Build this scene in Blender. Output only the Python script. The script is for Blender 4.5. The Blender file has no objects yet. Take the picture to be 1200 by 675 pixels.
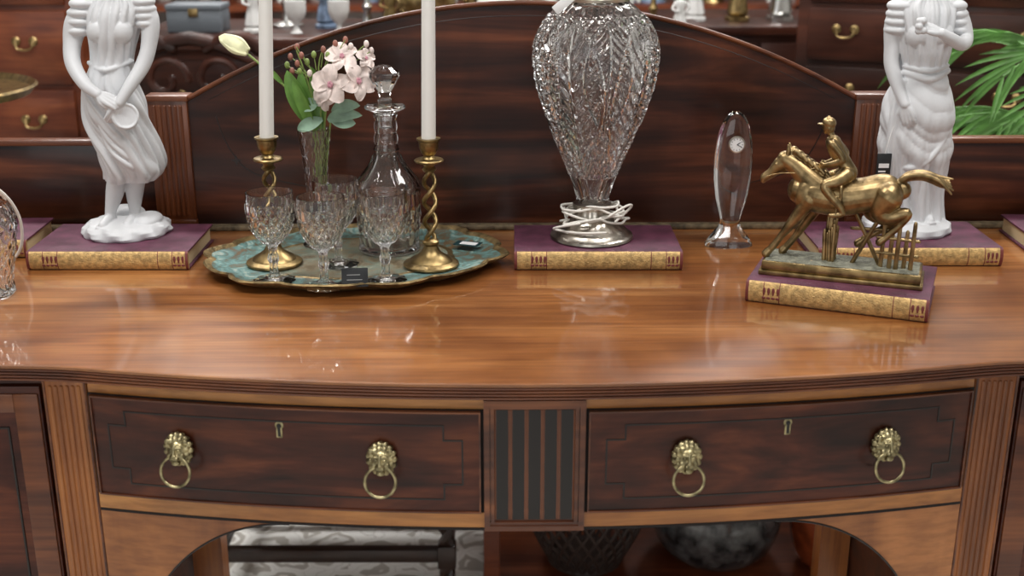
import bpy, math, random, bmesh
from mathutils import Vector, Matrix, noise
R=random.Random(7); T=.9
PI=math.pi
scene=bpy.context.scene
sin,cos=math.sin,math.cos
# ------------------------------------------------------------------ materials
def newmat(name):
    m=bpy.data.materials.new(name);m.use_nodes=True
    nt=m.node_tree;b=nt.nodes['Principled BSDF'];return m,nt,b
def plain(name,col,rough=.5,metal=0,coat=0,bump=0,bscale=200,var=0,vscale=20,spec=.5,sss=0):
    m,nt,b=newmat(name);b.inputs['Base Color'].default_value=(*col,1);b.inputs['Roughness'].default_value=rough
    b.inputs['Metallic'].default_value=metal;b.inputs['Coat Weight'].default_value=coat;b.inputs['Coat Roughness'].default_value=.1
    b.inputs['Specular IOR Level'].default_value=spec
    tc=nt.nodes.new('ShaderNodeTexCoord')
    n=nt.nodes.new('ShaderNodeTexNoise');n.inputs['Scale'].default_value=vscale;n.inputs['Detail'].default_value=6
    nt.links.new(tc.outputs['Object'],n.inputs['Vector'])
    if var:
        mx=nt.nodes.new('ShaderNodeMix');mx.data_type='RGBA'
        mx.inputs[6].default_value=(*[c*(1-var) for c in col],1);mx.inputs[7].default_value=(*[min(1,c*(1+var*.6)) for c in col],1)
        r=nt.nodes.new('ShaderNodeValToRGB');r.color_ramp.elements[0].position=.35;r.color_ramp.elements[1].position=.65
        nt.links.new(n.outputs[0],r.inputs[0]);nt.links.new(r.outputs[0],mx.inputs[0]);nt.links.new(mx.outputs[2],b.inputs['Base Color'])
    if bump:
        n2=nt.nodes.new('ShaderNodeTexNoise');n2.inputs['Scale'].default_value=bscale;nt.links.new(tc.outputs['Object'],n2.inputs['Vector'])
        bp=nt.nodes.new('ShaderNodeBump');bp.inputs['Strength'].default_value=bump;bp.inputs['Distance'].default_value=.002
        nt.links.new(n2.outputs[0],bp.inputs['Height']);nt.links.new(bp.outputs[0],b.inputs['Normal'])
    return m
def wood(name,c0,c1,c2,sc=(2,25,25),rough=.2,coat=.3,fine=(8,160,160),figure=0,spec=.5,dist=.9,blot=(.62,.56,.54),croughness=.09,wave=0):
    m,nt,b=newmat(name);N=nt.nodes;L=nt.links
    tc=N.new('ShaderNodeTexCoord');mp=N.new('ShaderNodeMapping');mp.inputs['Scale'].default_value=sc;L.new(tc.outputs['Object'],mp.inputs[0])
    n=N.new('ShaderNodeTexNoise');n.inputs['Scale'].default_value=1;n.inputs['Detail'].default_value=7;n.inputs['Distortion'].default_value=dist;L.new(mp.outputs[0],n.inputs['Vector'])
    r=N.new('ShaderNodeValToRGB');e=r.color_ramp.elements
    e[0].position=.3;e[0].color=(*c0,1);e[1].position=.7;e[1].color=(*c2,1);x=e.new(.5);x.color=(*c1,1);L.new(n.outputs[0],r.inputs[0])
    mp2=N.new('ShaderNodeMapping');mp2.inputs['Scale'].default_value=fine;L.new(tc.outputs['Object'],mp2.inputs[0])
    n2=N.new('ShaderNodeTexNoise');n2.inputs['Scale'].default_value=1;n2.inputs['Detail'].default_value=4;L.new(mp2.outputs[0],n2.inputs['Vector'])
    r2=N.new('ShaderNodeValToRGB');r2.color_ramp.elements[0].position=.35;r2.color_ramp.elements[0].color=(.55,.5,.5,1);r2.color_ramp.elements[1].position=.6;r2.color_ramp.elements[1].color=(1,1,1,1)
    L.new(n2.outputs[0],r2.inputs[0])
    mx=N.new('ShaderNodeMix');mx.data_type='RGBA';mx.blend_type='MULTIPLY';mx.inputs[0].default_value=.6
    L.new(r.outputs[0],mx.inputs[6]);L.new(r2.outputs[0],mx.inputs[7])
    n3=N.new('ShaderNodeTexNoise');n3.inputs['Scale'].default_value=5;n3.inputs['Detail'].default_value=6;n3.inputs['Distortion'].default_value=.6;L.new(tc.outputs['Object'],n3.inputs['Vector'])
    r3=N.new('ShaderNodeValToRGB');r3.color_ramp.elements[0].position=.34;r3.color_ramp.elements[0].color=(*blot,1);r3.color_ramp.elements[1].position=.60;r3.color_ramp.elements[1].color=(1.0,1,1,1)
    L.new(n3.outputs[0],r3.inputs[0])
    mx2=N.new('ShaderNodeMix');mx2.data_type='RGBA';mx2.blend_type='MULTIPLY';mx2.inputs[0].default_value=1
    L.new(mx.outputs[2],mx2.inputs[6]);L.new(r3.outputs[0],mx2.inputs[7]);L.new(mx2.outputs[2],b.inputs['Base Color'])
    b.inputs['Roughness'].default_value=rough;b.inputs['Coat Weight'].default_value=coat;b.inputs['Coat Roughness'].default_value=croughness;b.inputs['Specular IOR Level'].default_value=spec
    rr=N.new('ShaderNodeMapRange');rr.inputs[3].default_value=rough*.7;rr.inputs[4].default_value=rough*1.6;L.new(n3.outputs[0],rr.inputs[0]);L.new(rr.outputs[0],b.inputs['Roughness'])
    bp=N.new('ShaderNodeBump');bp.inputs['Strength'].default_value=.10;bp.inputs['Distance'].default_value=.001;L.new(n2.outputs[0],bp.inputs['Height']);L.new(bp.outputs[0],b.inputs['Normal'])
    if wave:
        n4=N.new('ShaderNodeTexNoise');n4.inputs['Scale'].default_value=55;n4.inputs['Detail'].default_value=3;L.new(tc.outputs['Object'],n4.inputs['Vector'])
        b4=N.new('ShaderNodeBump');b4.inputs['Strength'].default_value=wave;b4.inputs['Distance'].default_value=.001;L.new(n4.outputs[0],b4.inputs['Height']);L.new(b4.outputs[0],b.inputs['Coat Normal'])
    return m
def glass(name,col=(1,1,1),rough=0.0,ior=1.5):
    m,nt,b=newmat(name);b.inputs['Base Color'].default_value=(*col,1);b.inputs['Roughness'].default_value=rough
    b.inputs['Transmission Weight'].default_value=1;b.inputs['IOR'].default_value=ior
    return m
M_top=wood('wood_top',(.19,.062,.016),(.34,.125,.032),(.47,.205,.065),sc=(1.3,15,15),rough=.28,coat=1.0,dist=1.5,blot=(.60,.54,.50),croughness=.055,wave=.10,spec=.3)
M_dark=wood('wood_mahogany_dark',(.022,.006,.0035),(.080,.019,.009),(.175,.048,.018),sc=(2.6,13,13),rough=.3,coat=.12,spec=.3,dist=2.2,blot=(.45,.4,.4))
M_back=wood('wood_backboard',(.012,.004,.003),(.050,.013,.006),(.150,.043,.017),sc=(1.2,11,11),rough=.28,coat=.12,spec=.3,dist=2.2,blot=(.4,.36,.36))
M_col=wood('wood_column',(.20,.062,.015),(.36,.120,.028),(.48,.18,.045),sc=(30,30,2),fine=(160,160,8),rough=.3,coat=.15)
M_colb=wood('wood_pilaster',(.09,.025,.008),(.17,.048,.015),(.26,.082,.026),sc=(30,30,2),fine=(160,160,8),rough=.3,coat=.15)
M_org=wood('wood_satin',(.32,.110,.024),(.52,.21,.052),(.62,.29,.085),sc=(3,20,20),rough=.28,coat=.15)
M_span=wood('wood_spandrel',(.24,.078,.018),(.39,.142,.038),(.50,.195,.058),sc=(12,20,3),rough=.28,coat=.15)
M_mould=wood('wood_mould',(.06,.016,.006),(.14,.040,.013),(.26,.085,.027),sc=(2,30,30),rough=.28,coat=.15)
M_ink=plain('ebony_line',(.008,.005,.004),.35)
M_gap=plain('dark_gap',(.01,.005,.004),.8)
M_brass=plain('brass_antique',(.33,.235,.105),.36,1,var=.45,vscale=60,bump=.12,bscale=260)
M_brassd=plain('brass_pale',(.42,.36,.20),.36,1,var=.6,vscale=110,bump=.15,bscale=250)
M_bronze=plain('bronze_gilt',(.33,.235,.115),.37,1,var=.55,vscale=65,bump=.08,bscale=300)
M_gilt=plain('gilt_book',(.58,.38,.15),.45,.35,var=.35,vscale=170,bump=.5,bscale=500)
M_marble=plain('white_marble',(.62,.63,.645),.45,var=.04,vscale=30,bump=.06,bscale=200)
M_glass=glass('crystal',ior=1.54)
M_glass2=glass('crystal_thin',ior=1.52)
M_silver=plain('pewter',(.50,.46,.40),.28,1,var=.45,vscale=50,bump=.2,bscale=120)
M_purple=plain('book_cloth_purple',(.11,.030,.058),.5,var=.35,vscale=45,bump=.4,bscale=900)
M_pages=plain('book_pages',(.62,.5,.3),.7,bump=.5,bscale=900)
M_maroon=plain('book_maroon',(.16,.03,.025),.5)
M_wax=plain('candle_wax',(.78,.77,.73),.5)
M_cord=plain('white_cord',(.75,.72,.66),.6)
M_black=plain('tag_black',(.012,.014,.016),.5)
M_white=plain('paper_white',(.8,.8,.8),.6)
M_terr=plain('terrain_green_grey',(.20,.20,.15),.8,var=.4,vscale=120,bump=1,bscale=300)
# ------------------------------------------------------------------ mesh buffer
def cr(p0,p1,p2,p3,t):
    return [0.5*((2*b)+(-a+c)*t+(2*a-5*b+4*c-d)*t*t+(-a+3*b-3*c+d)*t**3) for a,b,c,d in zip(p0,p1,p2,p3)]
def smooth(pts,n=4,closed=False):
    out=[];N=len(pts)
    rng=N if closed else N-1
    for i in range(rng):
        if closed: p=[pts[(i+k)%N] for k in(-1,0,1,2)]
        else: p=[pts[max(i-1,0)],pts[i],pts[i+1],pts[min(i+2,N-1)]]
        for k in range(n): out.append(cr(*p,k/n))
    if not closed: out.append(list(pts[-1]))
    return out
class B:
    def __init__(s,q=1): s.V=[];s.F=[];s.I=[];s.q=q
    def add(s,V,F,m=0,M=None):
        o=len(s.V)
        s.V+=[tuple(M@Vector(v)) if M else tuple(v) for v in V]
        s.F+=[tuple(i+o for i in f) for f in F];s.I+=[m]*len(F);return s
    def box(s,x0,x1,y0,y1,z0,z1,m=0,bev=0,M=None):
        bm=bmesh.new();bmesh.ops.create_cube(bm,size=1)
        for v in bm.verts: v.co=Vector(((x0+x1)/2+v.co.x*(x1-x0),(y0+y1)/2+v.co.y*(y1-y0),(z0+z1)/2+v.co.z*(z1-z0)))
        if bev: bmesh.ops.bevel(bm,geom=bm.edges[:],offset=bev,segments=2,affect='EDGES',profile=.5)
        bm.verts.index_update()
        s.add([v.co[:] for v in bm.verts],[[v.index for v in f.verts] for f in bm.faces],m,M);bm.free();return s
    def lathe(s,prof,seg=40,m=0,c=(0,0,0),disp=None,M=None,ex=1,ey=1):
        V=[];rings=[]
        for (r,z) in prof:
            if r<1e-6: rings.append([len(V)]);V.append((c[0],c[1],c[2]+z))
            else:
                rr=[]
                for k in range(seg):
                    a=2*PI*k/seg;q=r+(disp(a,r,z) if disp else 0)
                    rr.append(len(V));V.append((c[0]+q*cos(a)*ex,c[1]+q*sin(a)*ey,c[2]+z))
                rings.append(rr)
        F=[]
        for A,Bq in zip(rings,rings[1:]):
            if len(A)==1 and len(Bq)==1: continue
            for k in range(seg):
                k2=(k+1)%seg
                if len(A)==1: F.append((A[0],Bq[k2],Bq[k]))
                elif len(Bq)==1: F.append((A[k],A[k2],Bq[0]))
                else: F.append((A[k],A[k2],Bq[k2],Bq[k]))
        if len(rings[0])>1: F.append(tuple(reversed(rings[0])))
        if len(rings[-1])>1: F.append(tuple(rings[-1]))
        return s.add(V,F,m,M)
    def chain(s,pts,seg=12,m=0,sub=4,closed=False,cap=True,flat=None,M=None):
        seg=int(seg*s.q);sub=int(sub*(1.5 if s.q>1 else 1))
        P=smooth([list(p) for p in pts],sub,closed) if len(pts)>2 or closed else [list(p) for p in pts]
        pos=[Vector(p[:3]) for p in P];rad=[max(p[3],1e-5) for p in P];n=len(P)
        tang=[]
        for i in range(n):
            a=pos[(i-1)%n] if closed or i>0 else pos[0];b=pos[(i+1)%n] if closed or i<n-1 else pos[-1]
            t=(b-a);tang.append(t.normalized() if t.length>1e-9 else Vector((0,0,1)))
        up=Vector((0,1,0)) if abs(tang[0].y)<.9 else Vector((1,0,0))
        nrm=(up-tang[0]*up.dot(tang[0])).normalized()
        secs=[]
        if cap and not closed:
            for q,k in((.97,.22),(.85,.53),(.55,.84),(.25,.97)): secs.append((pos[0]-tang[0]*rad[0]*q,tang[0],rad[0]*k))
        for i in range(n): secs.append((pos[i],tang[i],rad[i]))
        if cap and not closed:
            for q,k in((.25,.97),(.55,.84),(.85,.53),(.97,.22)): secs.append((pos[-1]+tang[-1]*rad[-1]*q,tang[-1],rad[-1]*k))
        V=[];prev=nrm
        for p,t,r in secs:
            prev=(prev-t*prev.dot(t)); prev=prev.normalized() if prev.length>1e-6 else nrm
            bi=t.cross(prev)
            for k in range(seg):
                a=2*PI*k/seg;off=prev*cos(a)*r*(flat if flat else 1)+bi*sin(a)*r
                V.append(tuple(p+off))
        F=[];ns=len(secs)
        for i in range(ns if closed else ns-1):
            j=(i+1)%ns
            for k in range(seg):
                k2=(k+1)%seg;F.append((i*seg+k,i*seg+k2,j*seg+k2,j*seg+k))
        if not closed:
            F.append(tuple(reversed(range(seg))));F.append(tuple(range((ns-1)*seg,ns*seg)))
        return s.add(V,F,m,M)
    def ell(s,c,r,m=0,rot=None,seg=18,M=None):
        seg=int(seg*s.q)
        if not hasattr(r,'__len__'): r=(r,r,r)
        h=seg//2+2;prof=[(sin(PI*i/h),-cos(PI*i/h)) for i in range(h+1)];prof[0]=(0,-1);prof[-1]=(0,1)
        t=B();t.lathe(prof,seg)
        mt=Matrix.Translation(c)@(rot.to_4x4() if rot else Matrix())@Matrix.Diagonal((*r,1))
        return s.add(t.V,t.F,m,(M@mt) if M else mt)
    def loft(s,secs,seg=72,m=0,sub=5,fold=None):
        P=smooth([list(q) for q in secs],sub);V=[]
        for (z,cx,cy,rx,ry) in P:
            for k in range(seg):
                a=2*PI*k/seg;f=fold(a,z) if fold else 0
                V.append((cx+cos(a)*(rx+f),cy+sin(a)*(ry+f),z))
        F=[];n=len(P)
        for i in range(n-1):
            for k in range(seg):
                k2=(k+1)%seg;F.append((i*seg+k,i*seg+k2,(i+1)*seg+k2,(i+1)*seg+k))
        F.append(tuple(reversed(range(seg))));F.append(tuple(range((n-1)*seg,n*seg)))
        return s.add(V,F,m)
    def prism(s,poly,y0,y1,m=0,M=None):
        n=len(poly);V=[(x,y0,z) for x,z in poly]+[(x,y1,z) for x,z in poly]
        F=[tuple(range(n)),tuple(reversed(range(n,2*n)))]+[(i,(i+n),((i+1)%n)+n,(i+1)%n) for i in range(n)]
        return s.add(V,F,m,M)
    def make(s,name,mats,parent=None,loc=(0,0,0),rz=0,ang=38,vox=0,sm=0,recalc=True):
        me=bpy.data.meshes.new(name);me.from_pydata(s.V,[],s.F)
        if not isinstance(mats,(list,tuple)): mats=[mats]
        for mt in mats: me.materials.append(mt)
        for p,i in zip(me.polygons,s.I): p.material_index=i
        if recalc:
            bm=bmesh.new();bm.from_mesh(me);bmesh.ops.recalc_face_normals(bm,faces=bm.faces);bm.to_mesh(me);bm.free()
        me.shade_smooth()
        if ang and not vox: me.set_sharp_from_angle(angle=math.radians(ang))
        o=bpy.data.objects.new(name,me);bpy.context.collection.objects.link(o)
        o.location=loc;o.rotation_euler[2]=rz
        if parent:o.parent=parent
        if vox:
            r=o.modifiers.new('remesh','REMESH');r.mode='VOXEL';r.voxel_size=vox;r.use_smooth_shade=True
            if sm:
                q=o.modifiers.new('smooth','SMOOTH');q.factor=.5;q.iterations=sm
        return o
def empty(name,loc=(0,0,0),rz=0):
    o=bpy.data.objects.new(name,None);bpy.context.collection.objects.link(o);o.location=loc;o.rotation_euler[2]=rz;o.empty_display_size=.05;return o
def copyobj(o,name,loc,rz=0,parent=None):
    c=bpy.data.objects.new(name,o.data);bpy.context.collection.objects.link(c);c.location=loc;c.rotation_euler[2]=rz
    if parent:c.parent=parent
    for md in o.modifiers:
        n=c.modifiers.new(md.name,md.type)
        if md.type=='REMESH': n.mode='VOXEL';n.voxel_size=md.voxel_size;n.use_smooth_shade=True
        else: n.factor=md.factor;n.iterations=md.iterations
    return c
# ------------------------------------------------------------------ SIDEBOARD
SB=empty('sideboard',(.024,1.157,T),math.radians(.8))
def Fx(x):
    a=abs(x)
    return .22*a*a if a<.5 else .055+.22*(a-.5)*max(0,1-(a-.5)*5)*.5
def xs(x0,x1,n=None):
    n=n or max(2,int(abs(x1-x0)/.02)+1);return [x0+(x1-x0)*i/(n-1) for i in range(n)]
def sweep(b,prof,x0,x1,m=0,n=None):
    X=xs(x0,x1,n);k=len(prof);V=[]
    for x in X:
        for p in prof: V.append((x,p[0] if len(p)>2 else Fx(x)+p[0],p[1]))
    F=[]
    for i in range(len(X)-1):
        for j in range(k):
            j2=(j+1)%k;F.append((i*k+j,i*k+j2,(i+1)*k+j2,(i+1)*k+j))
    F.append(tuple(reversed(range(k))));F.append(tuple(range((len(X)-1)*k,len(X)*k)))
    b.add(V,F,m)
def rect(b,x0,x1,dy0,dy1,z0,z1,m=0): sweep(b,[(dy0,z0),(dy1,z0),(dy1,z1),(dy0,z1)],x0,x1,m)
W=.95
b=B();sweep(b,[(-.013,0),(-.0145,-.001),(-.0145,-.004),(-.008,-.004),(-.008,-.018),(.625,-.018,1),(.625,0,1)],-W,W,0)
b.make('table_top',M_top,SB,ang=30)
b=B()
for i in range(4):
    zc=-.0062-i*.0036;pr=[(-.0115-.0032*cos(a),zc+.0018*sin(a)) for a in [(-PI/2+PI*k/6) for k in range(7)]]
    sweep(b,pr+[(-.004,zc+.0018),(-.004,zc-.0018)],-W,W,0)
sweep(b,[(-.009,-.0188),(-.004,-.0225),(.01,-.0225),(.01,-.0188)],-W,W,0)
b.make('reeded_edge_moulding',M_mould,SB,ang=60)
b=B();rect(b,-.487,.487,.002,.03,-.036,-.018,0);b.make('top_rail',M_org,SB)
b=B()
for s_ in(-1,1):
    x0,x1=sorted((s_*.054,s_*.4875));rect(b,x0,x1,-.001,.02,-.1755,-.1575,0)
b.make('lower_rail',M_org,SB)
b=B();rect(b,-.4875,.4875,.0005,.02,-.158,-.0355);rect(b,-.4875,.4875,-.0015,.02,-.1785,-.1752);b.make('rail_gap',M_gap,SB)
b=B();b.box(-.487,.487,.075,.60,-.172,-.02);b.make('carcass_drawer_case',M_dark,SB)
for s_ in(-1,1):
    b=B();x0,x1=sorted((s_*.0575,s_*.4845))
    rect(b,x0,x1,-.0035,.03,-.1555,-.0375,0)
    for zz in(-.1562,-.0385): rect(b,x0,x1,-.0055,.0,zz,zz+.0018,1)
    for xx in(x0,x1-.0018): rect(b,xx,xx+.0018,-.0055,0,-.156,-.037,1)
    xi,xo=.077,.466;n=.020;zt,zb,z1,z2=-.053,-.140,-.070,-.122;w=.0009
    def hl(a,c_,z): 
        q0,q1=sorted((s_*a,s_*c_));rect(b,q0-w,q1+w,-.0041,-.003,z-w,z+w,2)
    def vl(a,za,zc):
        q=s_*a;rect(b,q-w,q+w,-.0041,-.003,min(za,zc)-w,max(za,zc)+w,2)
    hl(xi+n,xo-n,zt);hl(xi+n,xo-n,zb)
    for xa,xb in((xi,xi+n),(xo,xo-n)):
        vl(xb,zt,z1);vl(xb,zb,z2);hl(min(xa,xb),max(xa,xb),z1);hl(min(xa,xb),max(xa,xb),z2);vl(xa,z1,z2)
    b.make('drawer',[M_dark,M_mould,M_ink],SB,ang=30)
b=B()
rect(b,-.054,.054,-.003,.02,-.1765,-.0225,0)
for zz in(-.1765,-.0285): rect(b,-.054,.054,-.007,0,zz,zz+.006,0);rect(b,-.048,.048,-.0055,0,zz+(.006 if zz<-.1 else -.004),zz+(.010 if zz<-.1 else 0),0)
for xx in(-.054,.048): rect(b,xx,xx+.006,-.007,0,-.176,-.023,0);
for xx in(-.047,.043): rect(b,xx,xx+.004,-.0055,0,-.170,-.029,0)
for i in range(5):
    xc=-.0345+i*.01725
    rect(b,xc-.0062,xc+.0062,-.0035,0,-.164,-.034,1)
    for s_ in(-1,1): b.chain([(xc+s_*.0076,-.003,-.163,.0009),(xc+s_*.0076,-.003,-.035,.0009)],6,2)
b.make('centre_panel',[M_mould,M_ink,M_colb],SB,ang=30)
b=B()
for s_ in(-1,1):
    x0,x1=sorted((s_*.489,s_*.537));yy=Fx(.51)
    b.box(x0,x1,yy-.001,yy+.045,-T,-.019,0,.001)
    for i in range(6):
        xc=x0+.0085+i*(.031/5);b.chain([(xc,yy-.0005,-.80,.0024),(xc,yy-.0005,-.030,.0024)],8,0)
    for xx in(x0+.002,x1-.002): b.chain([(xx,yy-.0005,-.89,.0016),(xx,yy-.0005,-.022,.0016)],8,1)
    b.box(x0,x1,.56,.60,-T,-.02,0)
b.make('reeded_columns',[M_col,M_mould],SB)
b=B()
for s_ in(-1,1):
    n=20;V=[];F=[]
    for i in range(n+1):
        x=.27+(.488-.27)*i/n;t=min(1,(x-.27)/.19);zb=-.40+.22*math.sqrt(max(0,1-t*t)) if x<.46 else -.40-(x-.46)*4
        for dy,z in((.0,-.178),(.0,zb),(.02,zb),(.02,-.178)): V.append((s_*x,Fx(x)+dy,z))
    for i in range(n):
        for j in range(4): F.append((i*4+j,i*4+(j+1)%4,i*4+4+(j+1)%4,i*4+4+j))
    F+=[(0,1,2,3),(n*4+3,n*4+2,n*4+1,n*4)];b.add(V,F,0)
    pts=[]
    for i in range(19):
        x=.27+.188*i/18;t=(x-.27)/.19;pts.append((s_*x,Fx(x)-.0002,-.4+.22*math.sqrt(max(0,1-t*t))+.001,.0012))
    b.chain(pts,6,1,1)
b.make('arch_spandrels',[M_span,M_ink],SB,ang=30)
b=B()
for s_ in(-1,1):
    x0,x1=sorted((s_*.539,s_*.93));y=Fx(.56)
    b.box(x0,x1,y+.012,.60,-.62,-.019,0,.001)
    a0,a1=sorted((s_*.543,s_*.925))
    b.box(a0,a1,y+.002,y+.016,-.60,-.032,0,.001)
    for q0,q1 in((.545,.572),(.896,.922)):
        c0,c1=sorted((s_*q0,s_*q1));b.box(c0,c1,y-.001,y+.01,-.59,-.04,1,.001)
    c0,c1=sorted((s_*.572,s_*.896));b.box(c0,c1,y-.001,y+.01,-.062,-.04,1,.001);b.box(c0,c1,y-.001,y+.01,-.59,-.565,1,.001)
    for q in(.582,.886): b.box(s_*q-.001,s_*q+.001,y-.0002,y+.01,-.55,-.08,2)
    c0,c1=sorted((s_*.582,s_*.886));b.box(c0,c1,y-.0002,y+.01,-.082,-.080,2)
    for q in(.91,): 
        c0,c1=sorted((s_*.88,s_*.93));b.box(c0,c1,y,y+.045,-T,-.6,1);b.box(c0,c1,.56,.6,-T,-.6,1)
b.make('side_cabinets',[M_dark,M_mould,M_ink],SB)
b=B();yb0,yb1=.592,.615
pol=[(-.4905,0)]+[(x,.332-.57*x*x) for x in xs(-.4905,.4905,41)]+[(.4905,0)]
b.prism(pol,yb0,yb1,0)
for s_ in(-1,1):
    c0,c1=sorted((s_*.546,s_*W));b.box(c0,c1,yb0+.004,yb1,0,.133,0,.002);b.box(c0,c1,yb0+.001,yb1+.002,.127,.135,1,.001)
    c0,c1=sorted((s_*.490,s_*.548));b.box(c0,c1,yb0-.006,yb1,0,.198,2,.001);b.box(c0-.002,c1+.002,yb0-.009,yb1+.003,.194,.202,1,.001)
    b.box(c0-.001,c1+.001,yb0-.009,yb1,0,.016,1,.001)
    for i in range(6): b.chain([(c0+.010+i*.0076,yb0-.006,.024,.0027),(c0+.010+i*.0076,yb0-.006,.186,.0027)],8,2)
b.chain([(x,yb0-.001,.333-.57*x*x,.0035) for x in xs(-.49,.49,31)],8,1,1)
b.chain([(x,yb0+.0006,.315-.57*x*x,.0009) for x in xs(-.46,.46,31)],6,3,1)
for s_ in(-1,1):
    xx=s_*.425;zz=.105
    b.prism([(xx-.008,zz),(xx-.002,zz+.002),(xx,zz+.009),(xx+.002,zz+.002),(xx+.008,zz),(xx+.002,zz-.002),(xx,zz-.009),(xx-.002,zz-.002)],yb0-.0006,yb0+.001,3)
    b.chain([(s_*.45,yb0,.17,.0008),(s_*.435,yb0,.125,.0008),(s_*.40,yb0,.085,.0008),(s_*.30,yb0,.06,.0008)],5,3,3)
b.box(-W,W,yb0-.016,yb0,0,.008,4,.002)
b.make('gallery_back',[M_back,M_mould,M_colb,M_ink,plain('aged_gilt',(.16,.12,.07),.5,.3,var=.6,vscale=80,bump=.8,bscale=150)],SB)
def lion():
    b=B(1.5);b.lathe([(0,0),(.0140,0),(.0155,.002),(.013,.005),(0,.006)],32)
    M=Matrix.Rotation(PI/2,4,'X');b.V=[tuple(M@Vector(v)) for v in b.V]
    for ring,(nn,rx,rz,y,s0) in enumerate(((15,.0138,.0170,-.004,.0040),(13,.0112,.0135,-.0075,.0036))):
        for i in range(nn):
            a=2*PI*(i+.5*ring)/nn
            cx,cz=rx*cos(a),rz*sin(a)+.0015
            b.chain([(cx*.75,y-.001,cz*.78,s0*.8),(cx,y,cz,s0),(cx*1.10+rx*.10*sin(a),y+.0015,cz*1.08-rz*.06*cos(a),s0*.5)],8,0,2)
    b.ell((0,-.009,.0015),(.0100,.0075,.0120));b.ell((0,-.0160,-.0035),(.0056,.0045,.0046));b.ell((0,-.0190,-.0005),(.0030,.0022,.0017))
    b.chain([(0,-.0155,.0095,.0019),(0,-.0185,.0005,.0018)],8)
    for s_ in(-1,1):
        b.ell((s_*.0043,-.0155,.0048),(.0022,.0014,.0013));b.chain([(s_*.0015,-.0160,.0078,.0014),(s_*.0065,-.0145,.0082,.0014)],8)
        b.ell((s_*.0100,-.0095,.0120),(.0032,.0022,.0034));b.ell((s_*.0066,-.0130,-.0025),(.0035,.0035,.0035))
        b.ell((s_*.0026,-.0190,-.0038),(.0026,.0020,.0022))
    b.ell((0,-.0140,-.0105),(.0050,.0045,.0030))
    return b
lionmesh=lion()
first=None
for xx in(-.385,-.163,.163,.385):
    y=Fx(xx)-.004;rz=math.atan(.44*xx)
    if first is None: first=lionmesh.make('lion_mask',M_brassd,SB,(xx,y,-.092),rz,vox=.0005,sm=1)
    else: copyobj(first,'lion_mask',(xx,y,-.092),rz,SB)
    b=B();b.chain([(.0165*sin(a),-.0145-.003*(1+cos(a)) ,-.0165*cos(a)*1.0-.0190,.0017) for a in [2*PI*k/24 for k in range(24)]],10,0,2,True)
    b.make('ring_pull',M_brassd,SB,(xx,y,-.0925),rz)
for xx in(-.273,.273):
    b=B();b.lathe([(0,-.0012),(.0048,-.0012),(.0048,.0),(0,.0012)],20);MM=Matrix.Rotation(PI/2,4,'X')
    b.V=[tuple(MM@Vector(v)) for v in b.V]
    b.V=[(x,y_,z+.004) for x,y_,z in b.V];b.box(-.0034,.0034,-.0012,.0012,-.010,.002,0,.0008)
    b.ell((0,-.0012,.004),(.0026,.0008,.0026),1);b.box(-.0015,.0015,-.0018,0,-.0080,.004,1)
    b.make('keyhole_escutcheon',[M_brassd,M_ink],SB,(xx,Fx(xx)-.0035,-.062),math.atan(.44*xx))
# ------------------------------------------------------------------ BOOKS
def book(cx,cy,w,d,rz,th=.026,cover=None):
    e=empty('book',(cx,cy,T+.0003),rz);b=B();x,y=w/2,d/2
    b.box(-x+.004,x-.004,-y+.004,y-.003,.0025,th-.0025,0)
    b.make('pages',M_pages,e)
    b=B();b.box(-x,x,-y+.003,y,0,.003,0,.0008);b.box(-x,x,-y+.003,y,th-.003,th,0,.0008)
    b.make('cover_boards',M_purple,e)
    b=B();n=10;V=[];F=[]
    X=[-x,-x*.965,-x*.80,-x*.79,-x*.62,-x*.61,x*.62,x*.63,x*.80,x*.81,x*.965,x]
    mi=[2,0,2,0,2,0,2,0,2,0,2]
    for xx in X:
        for k in range(n+1):
            a=PI*k/n;V.append((xx,-y+.0045-.0065*sin(a)*.9,th/2-th/2*cos(a)))
    o=len(b.V);b.V+=V
    for i in range(len(X)-1):
        b.F+=[(i*(n+1)+k,i*(n+1)+k+1,(i+1)*(n+1)+k+1,(i+1)*(n+1)+k) for k in range(n)];b.I+=[mi[i] if abs(X[i+1]-X[i])<.015*w*1.6 else 0]*n
    b.F+=[tuple(range(n+1)),tuple(reversed(range((len(X)-1)*(n+1),len(X)*(n+1))))];b.I+=[0,0]
    for xa,nn in((-x*.71,4),(x*.885,3)):
        for q in range(nn):
            xo_=xa+(q-(nn-1)/2)*.0056
            b.ell((xo_,-y-.0006,th*.56),(.0024,.0010,.0056),2,seg=10);b.ell((xo_,-y-.0006,th*.28),(.0026,.0010,.0018),2,seg=8)
    for q in range(9):
        b.ell((-x*.45+q*x*.11,-y-.0008,th/2+.002*(-1)**q),(.003,.0007,.0015),0,seg=8)
    b.make('spine',[M_gilt,M_purple,M_maroon],e,ang=50)
    return e
book(-.543,1.603,.217,.142,0)
book(.116,1.600,.226,.136,0)
book(.540,1.618,.250,.138,0)
book(.417,1.432,.216,.145,math.radians(-22),.028)
book(-.785,1.645,.22,.12,math.radians(2))
book(.838,1.66,.22,.13,math.radians(-2))
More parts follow.
